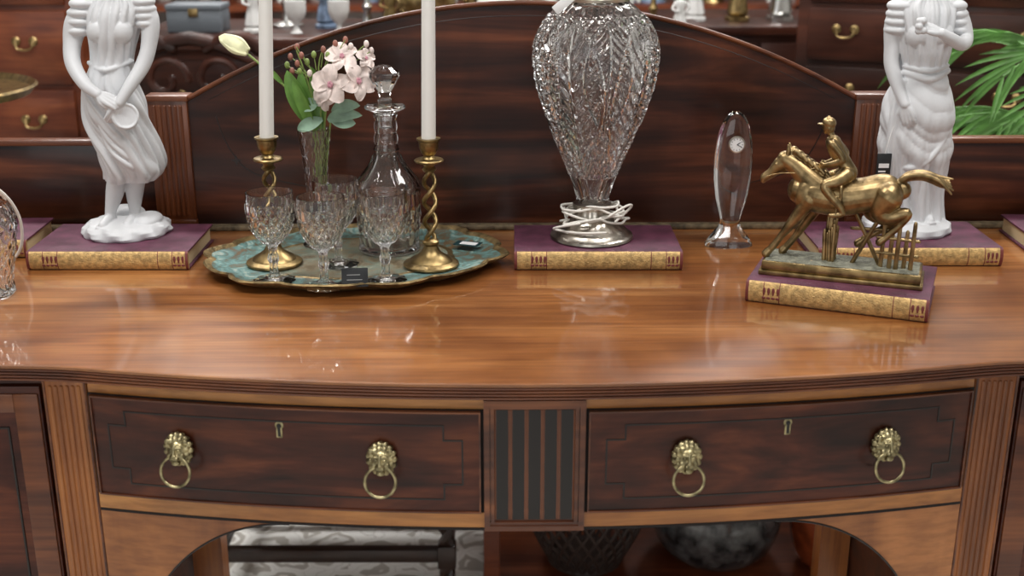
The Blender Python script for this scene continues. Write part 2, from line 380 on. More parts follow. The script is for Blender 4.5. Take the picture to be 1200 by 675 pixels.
# ------------------------------------------------------------------ STATUES
def hand(b,w,d,n,L,curl=.25):
    w=Vector(w);d=Vector(d).normalized();n=Vector(n);n=(n-d*n.dot(d)).normalized();s_=d.cross(n)
    for i,(o,l) in enumerate(((-.18,.42),(-.06,.50),(.06,.46),(.17,.36))):
        k=w+d*L*.48+s_*o*L*1.1
        p=[(*w,L*.13),(*(w+d*L*.25+s_*o*L*.8),L*.12),(*k,L*.095),(*(k+d*l*L*.5+n*curl*L*.12),L*.075),(*(k+d*l*L*.85+n*curl*L*.4),L*.06)]
        b.chain(p,8,0,2)
    k=w+d*L*.12-s_*L*.14
    b.chain([(*k,L*.1),(*(k+d*L*.18-s_*L*.14+n*L*.06),L*.085),(*(k+d*L*.38-s_*L*.16+n*L*.14),L*.065)],8,0,2)
def head(b,c,h,fx=0,tilt=0):
    M=Matrix.Translation(c)@Matrix.Rotation(fx,4,'Z')@Matrix.Rotation(tilt,4,'X')
    b.ell((0,0,h*.08),(h*.36,h*.42,h*.42),M=M)
    b.ell((0,-h*.12,-h*.18),(h*.27,h*.29,h*.33),M=M)
    b.chain([(0,-h*.40,h*.08,h*.045),(0,-h*.45,-h*.08,h*.06)],8,M=M)
    b.ell((0,-h*.38,-h*.42),(h*.1,h*.09,h*.08),M=M)
    b.ell((0,-h*.40,-h*.24),(h*.12,h*.05,h*.035),M=M)
    for s_ in(-1,1):
        b.ell((s_*h*.14,-h*.36,h*.02),(h*.07,h*.05,h*.04),M=M);b.chain([(s_*h*.05,-h*.41,h*.10,h*.03),(s_*h*.22,-h*.36,h*.11,h*.03)],6,M=M)
        b.ell((s_*h*.36,0,-h*.03),(h*.05,h*.08,h*.11),M=M)
    for i in range(9):
        a=-1.2+2.4*i/8
        b.chain([(sin(a)*h*.12,-h*.30,h*.40-abs(a)*h*.02,h*.05),(sin(a)*h*.34,-h*.05,h*.40*cos(a*.5),h*.08),(sin(a)*h*.33,h*.22,h*.20,h*.08),(0,h*.46,h*.02,h*.07)],8,0,3,M=M)
    b.ell((0,h*.5,h*.04),(h*.2,h*.18,h*.19),M=M)
def st(e0,e1,x): 
    t=max(0,min(1,(x-e0)/(e1-e0)));return t*t*(3-2*t)
def ridge(x): return abs(sin(x))**.8
def statue1():
    e=empty('marble_woman_statue',(-.544,1.631,T+.0265))
    def P(px,py,y=0):
        t=(272-py)/272;return ((px-150)*(.0012-.00012*t)+.034*t,y,(272-py)*.00118)
    b=B(1.7)
    b.lathe([(0,0),(.059,0),(.061,.004),(.059,.010),(.056,.013),(.05,.017),(.03,.020),(0,.021)],96,disp=lambda a,r,z:.0018*sin(9*a+z*300)+.001*sin(17*a) if r>.02 else 0)
    b.ell((.03,.0,.018),(.02,.03,.010));b.ell((-.01,.03,.02),(.028,.02,.012))
    for (px0,px1,px2,yk,yf) in((138,135,131,-.006,-.014),(160,156,158,.004,-.008)):
        b.chain([(*P(px0,165,0),.017),(*P(px0,198,yk),.0125),(*P(px1,222,yk+.003),.0125),(*P(px2,245,yf+.008),.0078),(*P(px2,254,yf+.008),.0078)],14)
        f=P(px2,256,yf);b.chain([(f[0],yf+.012,.022,.0075),(f[0]-.001,yf-.004,.021,.0072),(f[0]-.002,yf-.022,.018,.006)],12)
        for k in range(5): b.chain([(f[0]-.002+(k-2)*.0025,yf-.020,.0175,.0022),(f[0]-.002+(k-2)*.003,yf-.028+abs(k-1)*.001,.0165,.0019)],6)
    S=[(208,153,25,.024),(200,156,31,.031),(188,155,35,.036),(165,148,36,.037),(140,138,36,.038),(115,132,35,.038),(95,128,31,.034),(74,129,25,.028),(58,130,25,.027),(38,131,29,.031),(18,132,33,.029),(4,133,33,.021),(-6,134,18,.015),(-12,134,12,.011)]
    def fold(a,z):
        k=1-st(.11,.235,z);sh=9.5*(.22-z)
        n_=noise.noise(Vector((cos(a)*1.5,sin(a)*1.5,z*14)))
        low=.0095*ridge(2.5*(a-sh)+.4+n_*1.2)+.0052*ridge(6.5*(a-sh*1.15)+1+n_*2)-.0075
        low+=.0035*ridge(9*a-z*20)*st(.10,.07,z) if z<.10 else 0
        up=st(.20,.26,z)*(.0042*ridge(8*a+24*(z-.3)*cos(a)+n_)-.0018)
        return low*(.45+.55*k)*(1-st(.2,.25,z))+up
    b.loft([(P(q[1],q[0])[2],P(q[1],q[0])[0],0,q[2]*(.0012-.00012*(272-q[0])/272),q[3]) for q in S],180,sub=10,fold=fold)
    for i in range(4):
        b.chain([(*P(103+i*6,96+i*3,-.028-.001*i),.0028),(*P(122+i*4,118+i*13,-.0385),.0034),(*P(150+i*3,150+i*11,-.039),.0036),(*P(182-i*2,186+i*3,-.018),.003)],10,sub=6)
    for i in range(5):
        b.chain([(*P(152,116+i*7,-.030),.0042),(*P(170,152+i*6,-.022+.002*i),.0052),(*P(184,186+i*3,-.012+i*.004),.0050),(*P(183-i*4,204,-.004+i*.003),.003)],10,sub=6)
    b.ell(P(119,34,-.020),(.016,.013,.016));b.ell(P(146,34,-.020),(.016,.013,.016))
    b.chain([(*P(104,70,-.008),.0032),(*P(130,76,-.030),.0036),(*P(156,68,-.008),.0032)],8)
    for i in range(4): b.ell(P(95-i*1.5,4+i*10,-.004),(.020-.001*abs(i-1),.019,.0085))
    b.chain([(*P(104,-2,0),.014),(*P(88,25,-.004),.016),(*P(84,48,-.010),.012),(*P(90,70,-.024),.0105),(*P(110,90,-.043),.0088),(*P(127,100,-.050),.0068)],12)
    hand(b,P(127,100,-.050),(1,-.1,-.5),(0,.5,-.5),.034)
    for i in range(4): b.ell(P(168+i*1.5,2+i*8,-.002),(.016,.017,.008))
    b.chain([(*P(160,-2,0),.013),(*P(176,22,-.003),.013),(*P(177,50,-.010),.0105),(*P(172,72,-.020),.010),(*P(160,95,-.038),.0082),(*P(152,110,-.048),.0065)],12)
    hand(b,P(152,110,-.048),(-.45,-.1,-.8),(-.4,.5,0),.034)
    M=Matrix.Translation(P(158,126,-.044))@Matrix.Rotation(.35,4,'Z')@Matrix.Rotation(PI/2-.2,4,'X')
    b.lathe([(0,-.002),(.016,-.002),(.018,0),(.018,.004),(.0155,.006),(.0135,.004),(0,.003)],48,M=M)
    b.chain([(*P(134,0,0),.013),(*P(134,-14,-.002),.011),(*P(133,-28,-.004),.011)],14)
    head(b,P(132,-42,-.006),.050,.3,.25)
    b.make('figure',M_marble,e,vox=.0010,sm=2)
    return e
statue1()
def statue2():
    e=empty('marble_woman_statue',(.563,1.649,T+.0265))
    def P(px,py,y=0):
        t=(270-py)/270;return ((px-1061)*(.00122-.00012*t)-.031*t,y,(270-py)*.00119)
    b=B(1.7)
    b.lathe([(0,0),(.060,0),(.062,.004),(.060,.011),(.055,.014),(.05,.018),(.03,.020),(0,.021)],96,disp=lambda a,r,z:.0012*sin(11*a+z*300) if r>.02 else 0)
    S=[(259,1068,35,.038),(250,1068,33,.036),(225,1068,32,.034),(195,1070,35,.036),(165,1072,39,.039),(140,1073,40,.040),(115,1076,37,.037),(95,1078,32,.032),(76,1080,27,.027),(58,1081,29,.029),(38,1082,33,.031),(18,1083,37,.028),(6,1084,35,.021),(-4,1085,17,.014),(-10,1085,12,.011)]
    def fold(a,z):
        n_=noise.noise(Vector((cos(a)*1.5,sin(a)*1.5,z*12+5)))
        low=(.0095*ridge(5.5*a+z*5+n_*1.5)+.0036*ridge(11.5*a-z*16+n_*2)-.007)*(1-st(.12,.20,z))
        g=z+.040*(-sin(a))*1.0+.026*cos(a)+.008*n_
        sw=st(.085,.12,z)*(1-st(.20,.225,z));swf=.0060*ridge(50*g+.5)+.002*ridge(115*g)-.003
        up=st(.215,.25,z)*(.0048*ridge(7.5*a+.6+n_)+.0016*ridge(15*a)-.002)
        return low*(1-.6*sw)+swf*sw+up
    b.loft([(P(q[1],q[0])[2],P(q[1],q[0])[0],0,q[2]*(.00122-.00012*(270-q[0])/270),q[3]) for q in S],180,sub=10,fold=fold)
    for k,px in enumerate((1052,1079)):
        x=P(px,258)[0];b.chain([(x,-.025,.024,.0075),(x,-.038,.021,.006)],10)
        for j in range(5): b.chain([(x+(j-2)*.0024,-.040,.0205,.0021),(x+(j-2)*.0028,-.046+abs(j-1)*.001,.0195,.0018)],6)
    b.chain([(*P(1040,176,-.012),.004),(*P(1054,190,-.032),.0045),(*P(1076,180,-.038),.0045),(*P(1098,155,-.028),.004),(*P(1108,135,-.006),.0035)],10,sub=6)
    for i in range(5):
        b.chain([(*P(1046+i*2,92,-.02),.0036),(*P(1037+i*3.4,135,-.026),.0046),(*P(1033+i*4.5,180,-.027),.0044),(*P(1033+i*4.5,216+2*i,-.024),.003)],8,sub=6)
    b.chain([(*P(1054,82,-.014),.0045),(*P(1080,88,-.0305),.005),(*P(1106,80,-.014),.0045)],8)
    b.chain([(*P(1054,75,-.014),.003),(*P(1080,79,-.0295),.0035),(*P(1106,74,-.014),.003)],8)
    b.ell(P(1068,40,-.020),(.017,.014,.017));b.ell(P(1096,40,-.020),(.017,.014,.017))
    for i in range(4): b.ell(P(1052-i*1.2,8+i*9,-.002),(.018,.018,.0085));b.ell(P(1118+i*1.4,8+i*9,-.002),(.017,.018,.0085))
    b.chain([(*P(1056,4,0),.013),(*P(1046,28,0),.0135),(*P(1042,55,-.003),.0105),(*P(1041,76,-.008),.010),(*P(1046,100,-.022),.0085),(*P(1050,116,-.034),.0068)],12)
    hand(b,P(1050,116,-.034),(.25,-.2,-1),(.3,.6,0),.034)
    b.chain([(*P(1112,4,0),.013),(*P(1124,24,-.004),.013),(*P(1128,44,-.012),.0105),(*P(1116,48,-.034),.0092),(*P(1098,40,-.050),.008),(*P(1086,34,-.056),.0065)],12)
    hand(b,P(1086,34,-.056),(-1,-.05,.35),(0,.5,-.6),.034)
    for i in range(9): b.ell(P(1064+R.uniform(-7,7),26+R.uniform(-7,7),-.058+R.uniform(-.004,.004)),.0050)
    b.chain([(*P(1085,4,0),.013),(*P(1085,-12,-.002),.0105),(*P(1086,-26,-.004),.0105)],14)
    head(b,P(1086,-40,-.006),.050,-.3,.15)
    b.make('figure',M_marble,e,vox=.0010,sm=2)
    b=B();b.box(-.010,.010,-.001,.001,-.016,.016,0,.0008);b.chain([(0,0,.014,.0005),(.004,0,.035,.0005),(.010,.004,.055,.0005)],5,1)
    b.box(-.007,.007,-.0013,-.001,-.004,.002,1);b.box(-.007,.003,-.0013,-.001,-.010,-.008,1)
    b.make('price_tag',[M_black,M_white],e,P(1026,186,-.034))
statue2()
# ------------------------------------------------------------------ CUT GLASS
def tri(x): x=x-math.floor(x);return 1-abs(2*x-1)
def diamond(a,z,n,k): return min(tri(a*n/(2*PI)+z*k),tri(a*n/(2*PI)-z*k))
LP=empty('cut_crystal_table_lamp',(.111,1.604,T+.0265))
def lampd(a,r,z):
    if r<.02: return 0
    v=(z-.095)/(.30-.095);amp=.0036
    if z<.09: return .0028*tri(a*14/(2*PI))
    if z>.305: return .0014*tri(a*20/(2*PI))
    N=5;best=None
    for off,w0,vc,vh in((.12,.47,.47,.55),(.62,.33,.66,.36)):
        u=a*N/(2*PI)+off;u=u-math.floor(u)-.5
        t=(v-vc)/vh
        if abs(t)<1:
            w=w0*(1-t*t)**.75
            if abs(u)<w:
                s_=abs(u)/w
                if s_>.88: return -amp*1.1
                if s_<.06: return -amp*.7
                if best is None or off>.5: best=amp*tri(v*11-s_*2.6 if off<.5 else v*15+s_*2.5)+(.0012 if off>.5 else 0)
    if best is not None: return best
    return amp*1.1*diamond(a,z,34,66)
pp=smooth([(.020,.046),(.0205,.058),(.027,.080),(.038,.108),(.0535,.145),(.068,.185),(.077,.215),(.081,.245),(.079,.270),(.069,.293),(.055,.311),(.043,.320),(.040,.326)],18)
inner=[(max(r-.0055,.003),z) for r,z in reversed(pp)]
b=B();b.lathe([(r,z) for r,z in pp],360,disp=lampd)
b.F.pop();b.F.pop();b.I=b.I[:-2]
bi=B();bi.lathe([(r,z) for r,z in smooth(inner[::18]+[inner[-1]],4)],96)
b.add(bi.V,bi.F,0)
b.make('crystal_body',M_glass,LP,ang=20,recalc=False)
b=B();b.lathe([(0,0),(.056,0),(.058,.002),(.057,.005),(.052,.007),(.050,.010),(.046,.013),(.036,.018),(.029,.026),(.024,.034),(.0235,.042),(.026,.044),(.026,.049),(.0,.049)],72,disp=lambda a,r,z:.0012*abs(sin(8*a)) if .02<r<.05 else 0)
b.lathe([(0,.322),(.043,.322),(.044,.326),(.041,.330),(.030,.333),(.012,.337),(.010,.35),(.010,.385),(.014,.387),(.014,.42),(0,.425)],48)
b.make('metal_fittings',M_silver,LP)
pts=[]
for i in range(84):
    t=i/83;a=2*PI*5.3*t+.5;rr=.041+.007*sin(3.1*a+1)+.004*sin(7*a)-.009*t
    pts.append((rr*cos(a)*1.1,rr*sin(a)*.9,.024+.026*t+.005*sin(1.7*a)+.003*sin(4.3*a),.0017))
b=B();b.chain(pts,10,0,3)
b.chain([(.02,-.04,.040,.0017),(.044,-.03,.052,.0017),(.053,-.01,.046,.0017),(.03,-.03,.030,.0017)],10)
b.chain([(-.02,-.04,.030,.0017),(-.050,-.03,.022,.0017),(-.050,-.02,.016,.0017),(-.02,-.045,.018,.0017),(.015,-.05,.020,.0017)],10)
b.make('lamp_cord',M_cord,LP)
b=B();b.box(-.014,.014,-.0008,.0008,-.006,.006,0,.0005,M=Matrix.Rotation(-.7,4,'Y'));b.chain([(.008,0,.008,.0005),(.022,.0,.016,.0005),(.028,.01,.020,.0005)],5,1)
b.make('price_tag',[M_white,M_black],LP,(-.046,-.05,.322))
CK=empty('crystal_oval_clock',(.311,1.651,T+.0005))
cs=[(.000,.034,.017),(.004,.034,.017),(.015,.027,.014),(.028,.017,.0105),(.036,.0145,.0095),(.048,.0165,.010),(.07,.022,.0125),(.10,.0262,.014),(.13,.0268,.014),(.155,.0245,.013),(.175,.0195,.011),(.188,.0125,.008),(.194,.005,.004)]
b=B();P_=smooth([list(c) for c in cs],4);seg=16;V=[];F=[]
for z,rx,ry in P_:
    for k in range(seg):
        a=2*PI*(k+.5)/seg;V.append((rx*cos(a),ry*sin(a),z))
n=len(P_)
for i in range(n-1):
    for k in range(seg): F.append((i*seg+k,i*seg+(k+1)%seg,(i+1)*seg+(k+1)%seg,(i+1)*seg+k))
F+= [tuple(reversed(range(seg))),tuple(range((n-1)*seg,n*seg))]
b.add(V,F);b.make('crystal',M_glass,CK,ang=18)
b=B();MX=Matrix.Translation((.001,-.0145,.150))@Matrix.Rotation(PI/2,4,'X')
b.lathe([(0,-.001),(.0108,-.001),(.0118,.0),(.0118,.0015),(.0100,.0025),(.0096,.0016)],40,0,M=MX);b.lathe([(0,.0012),(.0098,.0012),(.0098,.0018),(0,.0018)],40,1,M=MX)
for k in range(12):
    a=2*PI*k/12;b.box(-.0004,.0004,.0,.0016,-.0002,.0004,2,M=MX@Matrix.Rotation(a,4,'Z')@Matrix.Translation((0,.007,.0018)))
b.box(-.0005,.0005,0,.0055,.0018,.0023,2,M=MX@Matrix.Rotation(-1.0,4,'Z'));b.box(-.0004,.0004,0,.0075,.0018,.0023,2,M=MX@Matrix.Rotation(-2.0,4,'Z'))
b.make('dial',[M_silver,M_white,M_black],CK)
def wineglass(x,y,rz=0,name='wine_glass'):
    global WG
    if 'WG' in globals(): return copyobj(WG,name,(x,y,T+.0095),rz)
    outer=smooth([(.0255,.0),(.026,.0016),(.018,.004),(.008,.0065),(.0050,.010),(.0045,.022),(.0065,.030),(.0045,.038),(.0058,.046),(.012,.052),(.0205,.061),(.0268,.074),(.0298,.090),(.0303,.104),(.0295,.117)],7)
    inn=smooth([(.0275,.117),(.0281,.104),(.0274,.090),(.0239,.075),(.0172,.064),(.010,.057),(.0,.055)],5)
    def d(a,r,z):
        if .050<z<.090: return .0026*diamond(a,z,16,75)-.001
        if .090<=z<.104: return .0022*tri(a*16/(2*PI))-.001
        if .006<z<.05: return .0009*cos(6*a)
        if z<.004 and r>.01: return .0010*cos(12*a)
        return 0
    b=B();b.lathe([(0,0)]+[(r,z) for r,z in outer],96,disp=d);b.F.pop();b.I.pop();o0=len(b.V)-96
    c=B();c.lathe([(r,z) for r,z in inn],96);c.F=[f for f in c.F if len(f)<10];c.I=[0]*len(c.F)
    b.add(c.V,c.F)
    b.F+=[(o0+k,o0+(k+1)%96,o0+96+(k+1)%96,o0+96+k) for k in range(96)];b.I+=[0]*96
    WG=b.make(name,M_glass2,None,(x,y,T+.0095),rz,ang=18);return WG
for x,y,r_ in((-.305,1.46,0),(-.237,1.436,.3),(-.232,1.530,.7),(-.162,1.460,1.1)): wineglass(x,y,r_)
DC=empty('crystal_decanter',(-.171,1.602,T+.0095))
op=smooth([(.041,0),(.043,.003),(.0415,.010),(.0425,.03),(.0445,.06),(.0455,.082),(.043,.095),(.035,.107),(.025,.120),(.018,.134),(.0150,.150),(.0142,.165),(.0142,.185),(.016,.192),(.026,.197),(.0275,.200),(.024,.203),(.013,.204)],6)
def dd(a,r,z):
    if .006<z<.086: return -.0030*tri(a*14/(2*PI))+( .0022*diamond(a,z,28,70) if .030<z<.058 else 0)
    if .092<z<.135: return .0020*tri(a*12/(2*PI))
    if .14<z<.19: return .0020*abs(sin(z*190))
    return 0
b=B();b.lathe([(0,.0)]+[(r,z) for r,z in op],112,disp=dd);b.F.pop();b.I.pop();o0=len(b.V)-112
c=B();c.lathe([(r,z) for r,z in smooth([(.0095,.204),(.0095,.165),(.012,.142),(.022,.116),(.036,.096),(.0390,.082),(.0365,.04),(.0345,.014),(.03,.010),(0,.010)],5)],112);c.F=[f for f in c.F if len(f)<10];c.I=[0]*len(c.F)
b.add(c.V,c.F);b.F+=[(o0+k,o0+(k+1)%112,o0+112+(k+1)%112,o0+112+k) for k in range(112)];b.I+=[0]*112
b.make('bottle',M_glass2,DC,ang=20)
b=B();b.lathe([(0,.170),(.0085,.172),(.009,.2045),(.010,.208),(.0075,.213),(.009,.220),(.016,.232),(.0205,.240),(.0205,.246),(.012,.253),(.007,.255),(0,.256)],14)
b.make('stopper',M_glass,DC,ang=10)
b=B()
op=smooth([(.024,0),(.027,.003),(.025,.015),(.029,.04),(.036,.075),(.038,.095),(.034,.112),(.030,.118)],7)
b.lathe([(0,0)]+[(r,z) for r,z in op],80,disp=lambda a,r,z:.003*diamond(a,z,14,45) if z>.004 else 0);b.F.pop();b.I.pop();o0=len(b.V)-80
c=B();c.lathe([(max(0,r-.004),max(z,.008)) for r,z in reversed(op)],80);c.F=[f for f in c.F if len(f)<10];c.I=[0]*len(c.F)
b.add(c.V,c.F);b.F+=[(o0+k,o0+(k+1)%80,o0+80+(k+1)%80,o0+80+k) for k in range(80)];b.I+=[0]*80
b.make('cut_glass_vase',M_glass2,None,(-.656,1.43,T+.0005),ang=22)
b=B();b.chain([(-.70,1.50,T+.115,.0022),(-.69,1.535,T+.118,.0022),(-.672,1.55,T+.095,.0022),(-.664,1.56,T+.06,.0022),(-.672,1.565,T+.02,.0022),(-.70,1.568,T+.003,.0022),(-.80,1.56,T+.003,.0022)],8,0,5)
b.chain([(-.72,1.50,T+.105,.0018),(-.68,1.55,T+.10,.0018),(-.69,1.560,T+.05,.0018),(-.71,1.572,T+.003,.0018),(-.82,1.565,T+.003,.0018)],8,0,5)
b.make('white_electric_cord',M_cord)
# ------------------------------------------------------------------ TRAY
def traymat(name,cols,rough=.42,scale=26):
    mt,nt,bs=newmat(name)
    tc=nt.nodes.new('ShaderNodeTexCoord');n=nt.nodes.new('ShaderNodeTexNoise');n.inputs['Scale'].default_value=scale;n.inputs['Detail'].default_value=9;n.inputs['Distortion'].default_value=1.2;n.inputs['Roughness'].default_value=.72
    nt.links.new(tc.outputs['Object'],n.inputs['Vector']);r=nt.nodes.new('ShaderNodeValToRGB');e=r.color_ramp.elements
    e[0].position=.40;e[0].color=(*cols[0],1);e[1].position=.62;e[1].color=(*cols[3],1)
    q=e.new(.47);q.color=(*cols[1],1);q=e.new(.54);q.color=(*cols[2],1)
    nt.links.new(n.outputs[0],r.inputs[0]);nt.links.new(r.outputs[0],bs.inputs['Base Color']);bs.inputs['Roughness'].default_value=rough
    bp=nt.nodes.new('ShaderNodeBump');bp.inputs['Strength'].default_value=.3;bp.inputs['Distance'].default_value=.001;nt.links.new(n.outputs[0],bp.inputs['Height']);nt.links.new(bp.outputs[0],bs.inputs['Normal'])
    return mt
M_tray=traymat('tray_painted',((.15,.09,.04),(.10,.16,.14),(.13,.27,.26),(.38,.43,.37)),.45,34)
M_trayc=traymat('tray_centre',((.12,.085,.045),(.24,.20,.13),(.15,.20,.16),(.36,.34,.25)),.38,22)
M_rim=plain('tray_gilt_rim',(.27,.19,.085),.45,.7,var=.6,vscale=60,bump=.6,bscale=200)
b=B();seg=180;prof=[(0,.0075),(.45,.0075),(.62,.0078),(.64,.0092),(.66,.0078),(.84,.008),(.86,.0085),(.955,.0125),(.975,.016),(1.0,.0170),(1.01,.0150),(.985,.011),(.95,.008),(.85,.001),(.2,.0),(0,0)]
mi=[1,1,2,2,0,0,0,2,2,2,2,2,2,2,2]
def tr(a): 
    u=(a/(2*PI)*6+.25)%1;q=abs(2*u-1)
    return .985+.05*max(0,(q-.55)/.45)**1.5-.035*math.exp(-((q-.55)/.12)**2)
V=[];F=[];I=[]
for i,(q,z) in enumerate(prof):
    for k in range(seg):
        a=2*PI*k/seg;g=1+(tr(a)-1)*min(1,q*q)
        V.append((.205*q*g*cos(a),.148*q*g*sin(a),z))
for i in range(len(prof)-1):
    for k in range(seg): F.append((i*seg+k,i*seg+(k+1)%seg,(i+1)*seg+(k+1)%seg,(i+1)*seg+k));I.append(mi[i])
b.V=V;b.F=F;b.I=I
b.make('decorative_serving_tray',[M_tray,M_trayc,M_rim],None,(-.213,1.565,T+.0008),math.radians(9),ang=45)
def card(loc,w,h,tilt,rz,name='price_card'):
    b=B();M=Matrix.Rotation(tilt,4,'X');b.box(-w/2,w/2,-.0006,.0006,0,h,0,.0004,M=M)
    b.box(-w*.30,w*.2,-.0008,-.0005,h*.62,h*.66,1,M=M);b.box(-w*.30,w*.28,-.0008,-.0005,h*.36,h*.40,1,M=M)
    b.make(name,[M_black,plain('card_print',(.3,.3,.3),.6)],None,loc,rz)
card((-.197,1.424,T+.0125),.033,.024,-.35,.1)
b=B();b.box(-.018,.018,-.011,.011,0,.0012,0,.0005);b.box(-.010,.014,-.007,.006,.0012,.0014,1)
b.make('price_card',[plain('tag_teal',(.01,.04,.045),.4),M_white],None,(-.062,1.605,T+.016),-.35)
# ------------------------------------------------------------------ CANDLESTICKS
def candlestick(x,y,lean=0):
    e=empty('twisted_brass_candlestick',(x,y,T+.0095))
    b=B();b.lathe([(0,0),(.036,0),(.0375,.002),(.037,.004),(.033,.006),(.029,.007),(.027,.010),(.020,.014),(.013,.019),(.010,.025),(.0085,.028),(.011,.031),(.011,.034),(.006,.037),(0,.037)],48)
    b.lathe([(0,.127),(.006,.127),(.0095,.131),(.0065,.135),(.008,.138),(.0185,.141),(.0195,.143),(.018,.1445),(.009,.1455),(.0065,.149),(.010,.153),(.0125,.160),(.013,.168),(.0155,.170),(.0155,.172),(.0095,.172),(0,.165)],40)
    for k in range(2):
        pts=[(.0078*cos(2*PI*1.8*t+k*PI)*(.5+.5*sin(PI*t)**.3 if t>0 and t<1 else .5),.0078*sin(2*PI*1.8*t+k*PI)*(.5+.5*sin(PI*t)**.3 if t>0 and t<1 else .5),.033+.097*t,.0031) for t in [i/40 for i in range(41)]]
        b.chain(pts,10,0,2)
    b.make('brass_stem',M_brass,e)
    b=B();b.lathe([(0,0),(.0093,0),(.0090,.09),(.0085,.20),(.0078,.24),(.003,.248),(0,.249)],28);b.chain([(0,0,.245,.0007),(.001,0,.256,.0006)],6,1)
    c=b.make('candle',[M_wax,M_black],e,(0,0,.162));c.rotation_euler[1]=lean
candlestick(-.319,1.534,.055);candlestick(-.108,1.526,.02)
# ------------------------------------------------------------------ FLOWER VASE
FV=empty('bud_vase_with_flowers',(-.272,1.623,T+.0095))
op=smooth([(.022,0),(.0225,.003),(.013,.008),(.009,.014),(.0105,.03),(.0125,.07),(.0155,.11),(.0195,.145),(.0225,.166)],7)
b=B();b.lathe([(0,0)]+[(r,z) for r,z in op],64,disp=lambda a,r,z:.0020*diamond(a,z,12,50) if z>.02 else 0);b.F.pop();b.I.pop();o0=len(b.V)-64
c=B();c.lathe([(max(.0,r-.0028),max(z,.018)) for r,z in reversed(op[8:])],64);c.F=[f for f in c.F if len(f)<10];c.I=[0]*len(c.F)
b.add(c.V,c.F);b.F+=[(o0+k,o0+(k+1)%64,o0+64+(k+1)%64,o0+64+k) for k in range(64)];b.I+=[0]*64
vz=b.make('glass_vase',M_glass2,FV,ang=18)
M_leaf=plain('leaf_green',(.13,.27,.05),.45,var=.35,vscale=30);M_leaf2=plain('leaf_pale',(.27,.42,.30),.5,var=.3,vscale=40)
M_stem=plain('stem_green',(.22,.30,.08),.5);M_petal=plain('petal_blush',(.78,.66,.61),.5,var=.2,vscale=90);M_pink=plain('petal_pink',(.58,.28,.34),.5)
M_tulip=plain('tulip_cream',(.80,.80,.50),.45,var=.2,vscale=60);M_berry=plain('berry_red',(.35,.14,.10),.5,var=.4,vscale=80)
def leaf(b,p0,p1,p2,w,m,n=12,cup=.3):
    p0,p1,p2=map(Vector,(p0,p1,p2));V=[];F=[]
    for i in range(n+1):
        t=i/n;c=p0*(1-t)**2+p1*2*t*(1-t)+p2*t*t;d=((p1-p0)*(1-t)+(p2-p1)*t).normalized()
        s_=d.cross(Vector((0,-1,.2)));s_=s_.normalized() if s_.length>.01 else Vector((1,0,0));u=s_.cross(d)
        ww=w*(sin(PI*min(1,t*.92+.06))**.8)*(1 if t<.999 else .05)
        for k in(-1,-.5,0,.5,1): V.append(tuple(c+s_*ww*k+u*(abs(k)**1.5)*ww*cup))
    for i in range(n):
        for k in range(4): F.append((i*5+k,i*5+k+1,i*5+5+k+1,i*5+5+k))
    b.add(V,F,m)
b=B()
Q=lambda px,py,y=0:((px-375)*.00110+(288-py)*.00007,y,(288-py)*.0012)
b.chain([(0,0,.02,.0016),(*Q(365,140,-.002),.0016),(*Q(330,100,-.004),.0016),(*Q(288,66,-.006),.0016)],6,0)
b.chain([(.002,0,.02,.0016),(*Q(380,140,0),.0016),(*Q(388,110,-.004),.0014),(*Q(395,85,-.006),.0012)],6,0)
b.chain([(-.003,.002,.02,.0016),(*Q(368,140,0),.0013),(*Q(358,95,.0),.0012),(*Q(345,62,.0),.001)],6,0)
b.chain([(.003,-.002,.02,.0016),(*Q(388,140,-.004),.0013),(*Q(398,132,-.006),.0012),(*Q(410,125,-.008),.001)],6,0)
b.chain([(0,0,.02,.0013),(*Q(375,130),.0012),(*Q(372,80),.001),(*Q(378,58),.001)],6,0)
leaf(b,Q(368,150,0),Q(345,110,-.02),Q(335,82,-.012),.013,1);leaf(b,Q(370,152,0),Q(352,125,-.01),Q(352,82,-.01),.012,1);leaf(b,Q(376,150,0),Q(372,110,.01),Q(362,80,.006),.011,1);leaf(b,Q(366,150,-.004),Q(356,120,-.02),Q(343,92,-.02),.008,1)
leaf(b,Q(330,100,-.004),Q(318,84,-.01),Q(298,74,-.008),.004,1)
for (a_,b_,c_) in(((385,140),(400,128),(428,133)),((388,138),(405,140),(420,142)),((378,138),(360,142),(348,150)),((390,130),(405,118),(425,122)),((372,120),(362,118),(352,128))):
    leaf(b,Q(*a_,-.006),Q(*b_,-.016),Q(*c_,-.012),.009,2)
Mt=Matrix.Translation(Q(270,55,-.006))@Matrix.Rotation(-1.05,4,'Y')
b.lathe([(0,-.021),(.006,-.018),(.0105,-.008),(.0108,.002),(.0085,.012),(.004,.020),(0,.023)],18,5,M=Mt,disp=lambda a,r,z:.0009*cos(3*a))
for k in range(3):
    a=2*PI*k/3
    b.chain([(.005*cos(a),.005*sin(a),-.018,.003),(.0095*cos(a),.0095*sin(a),-.003,.0045),(.005*cos(a),.005*sin(a),.016,.003)],8,5,M=Mt)
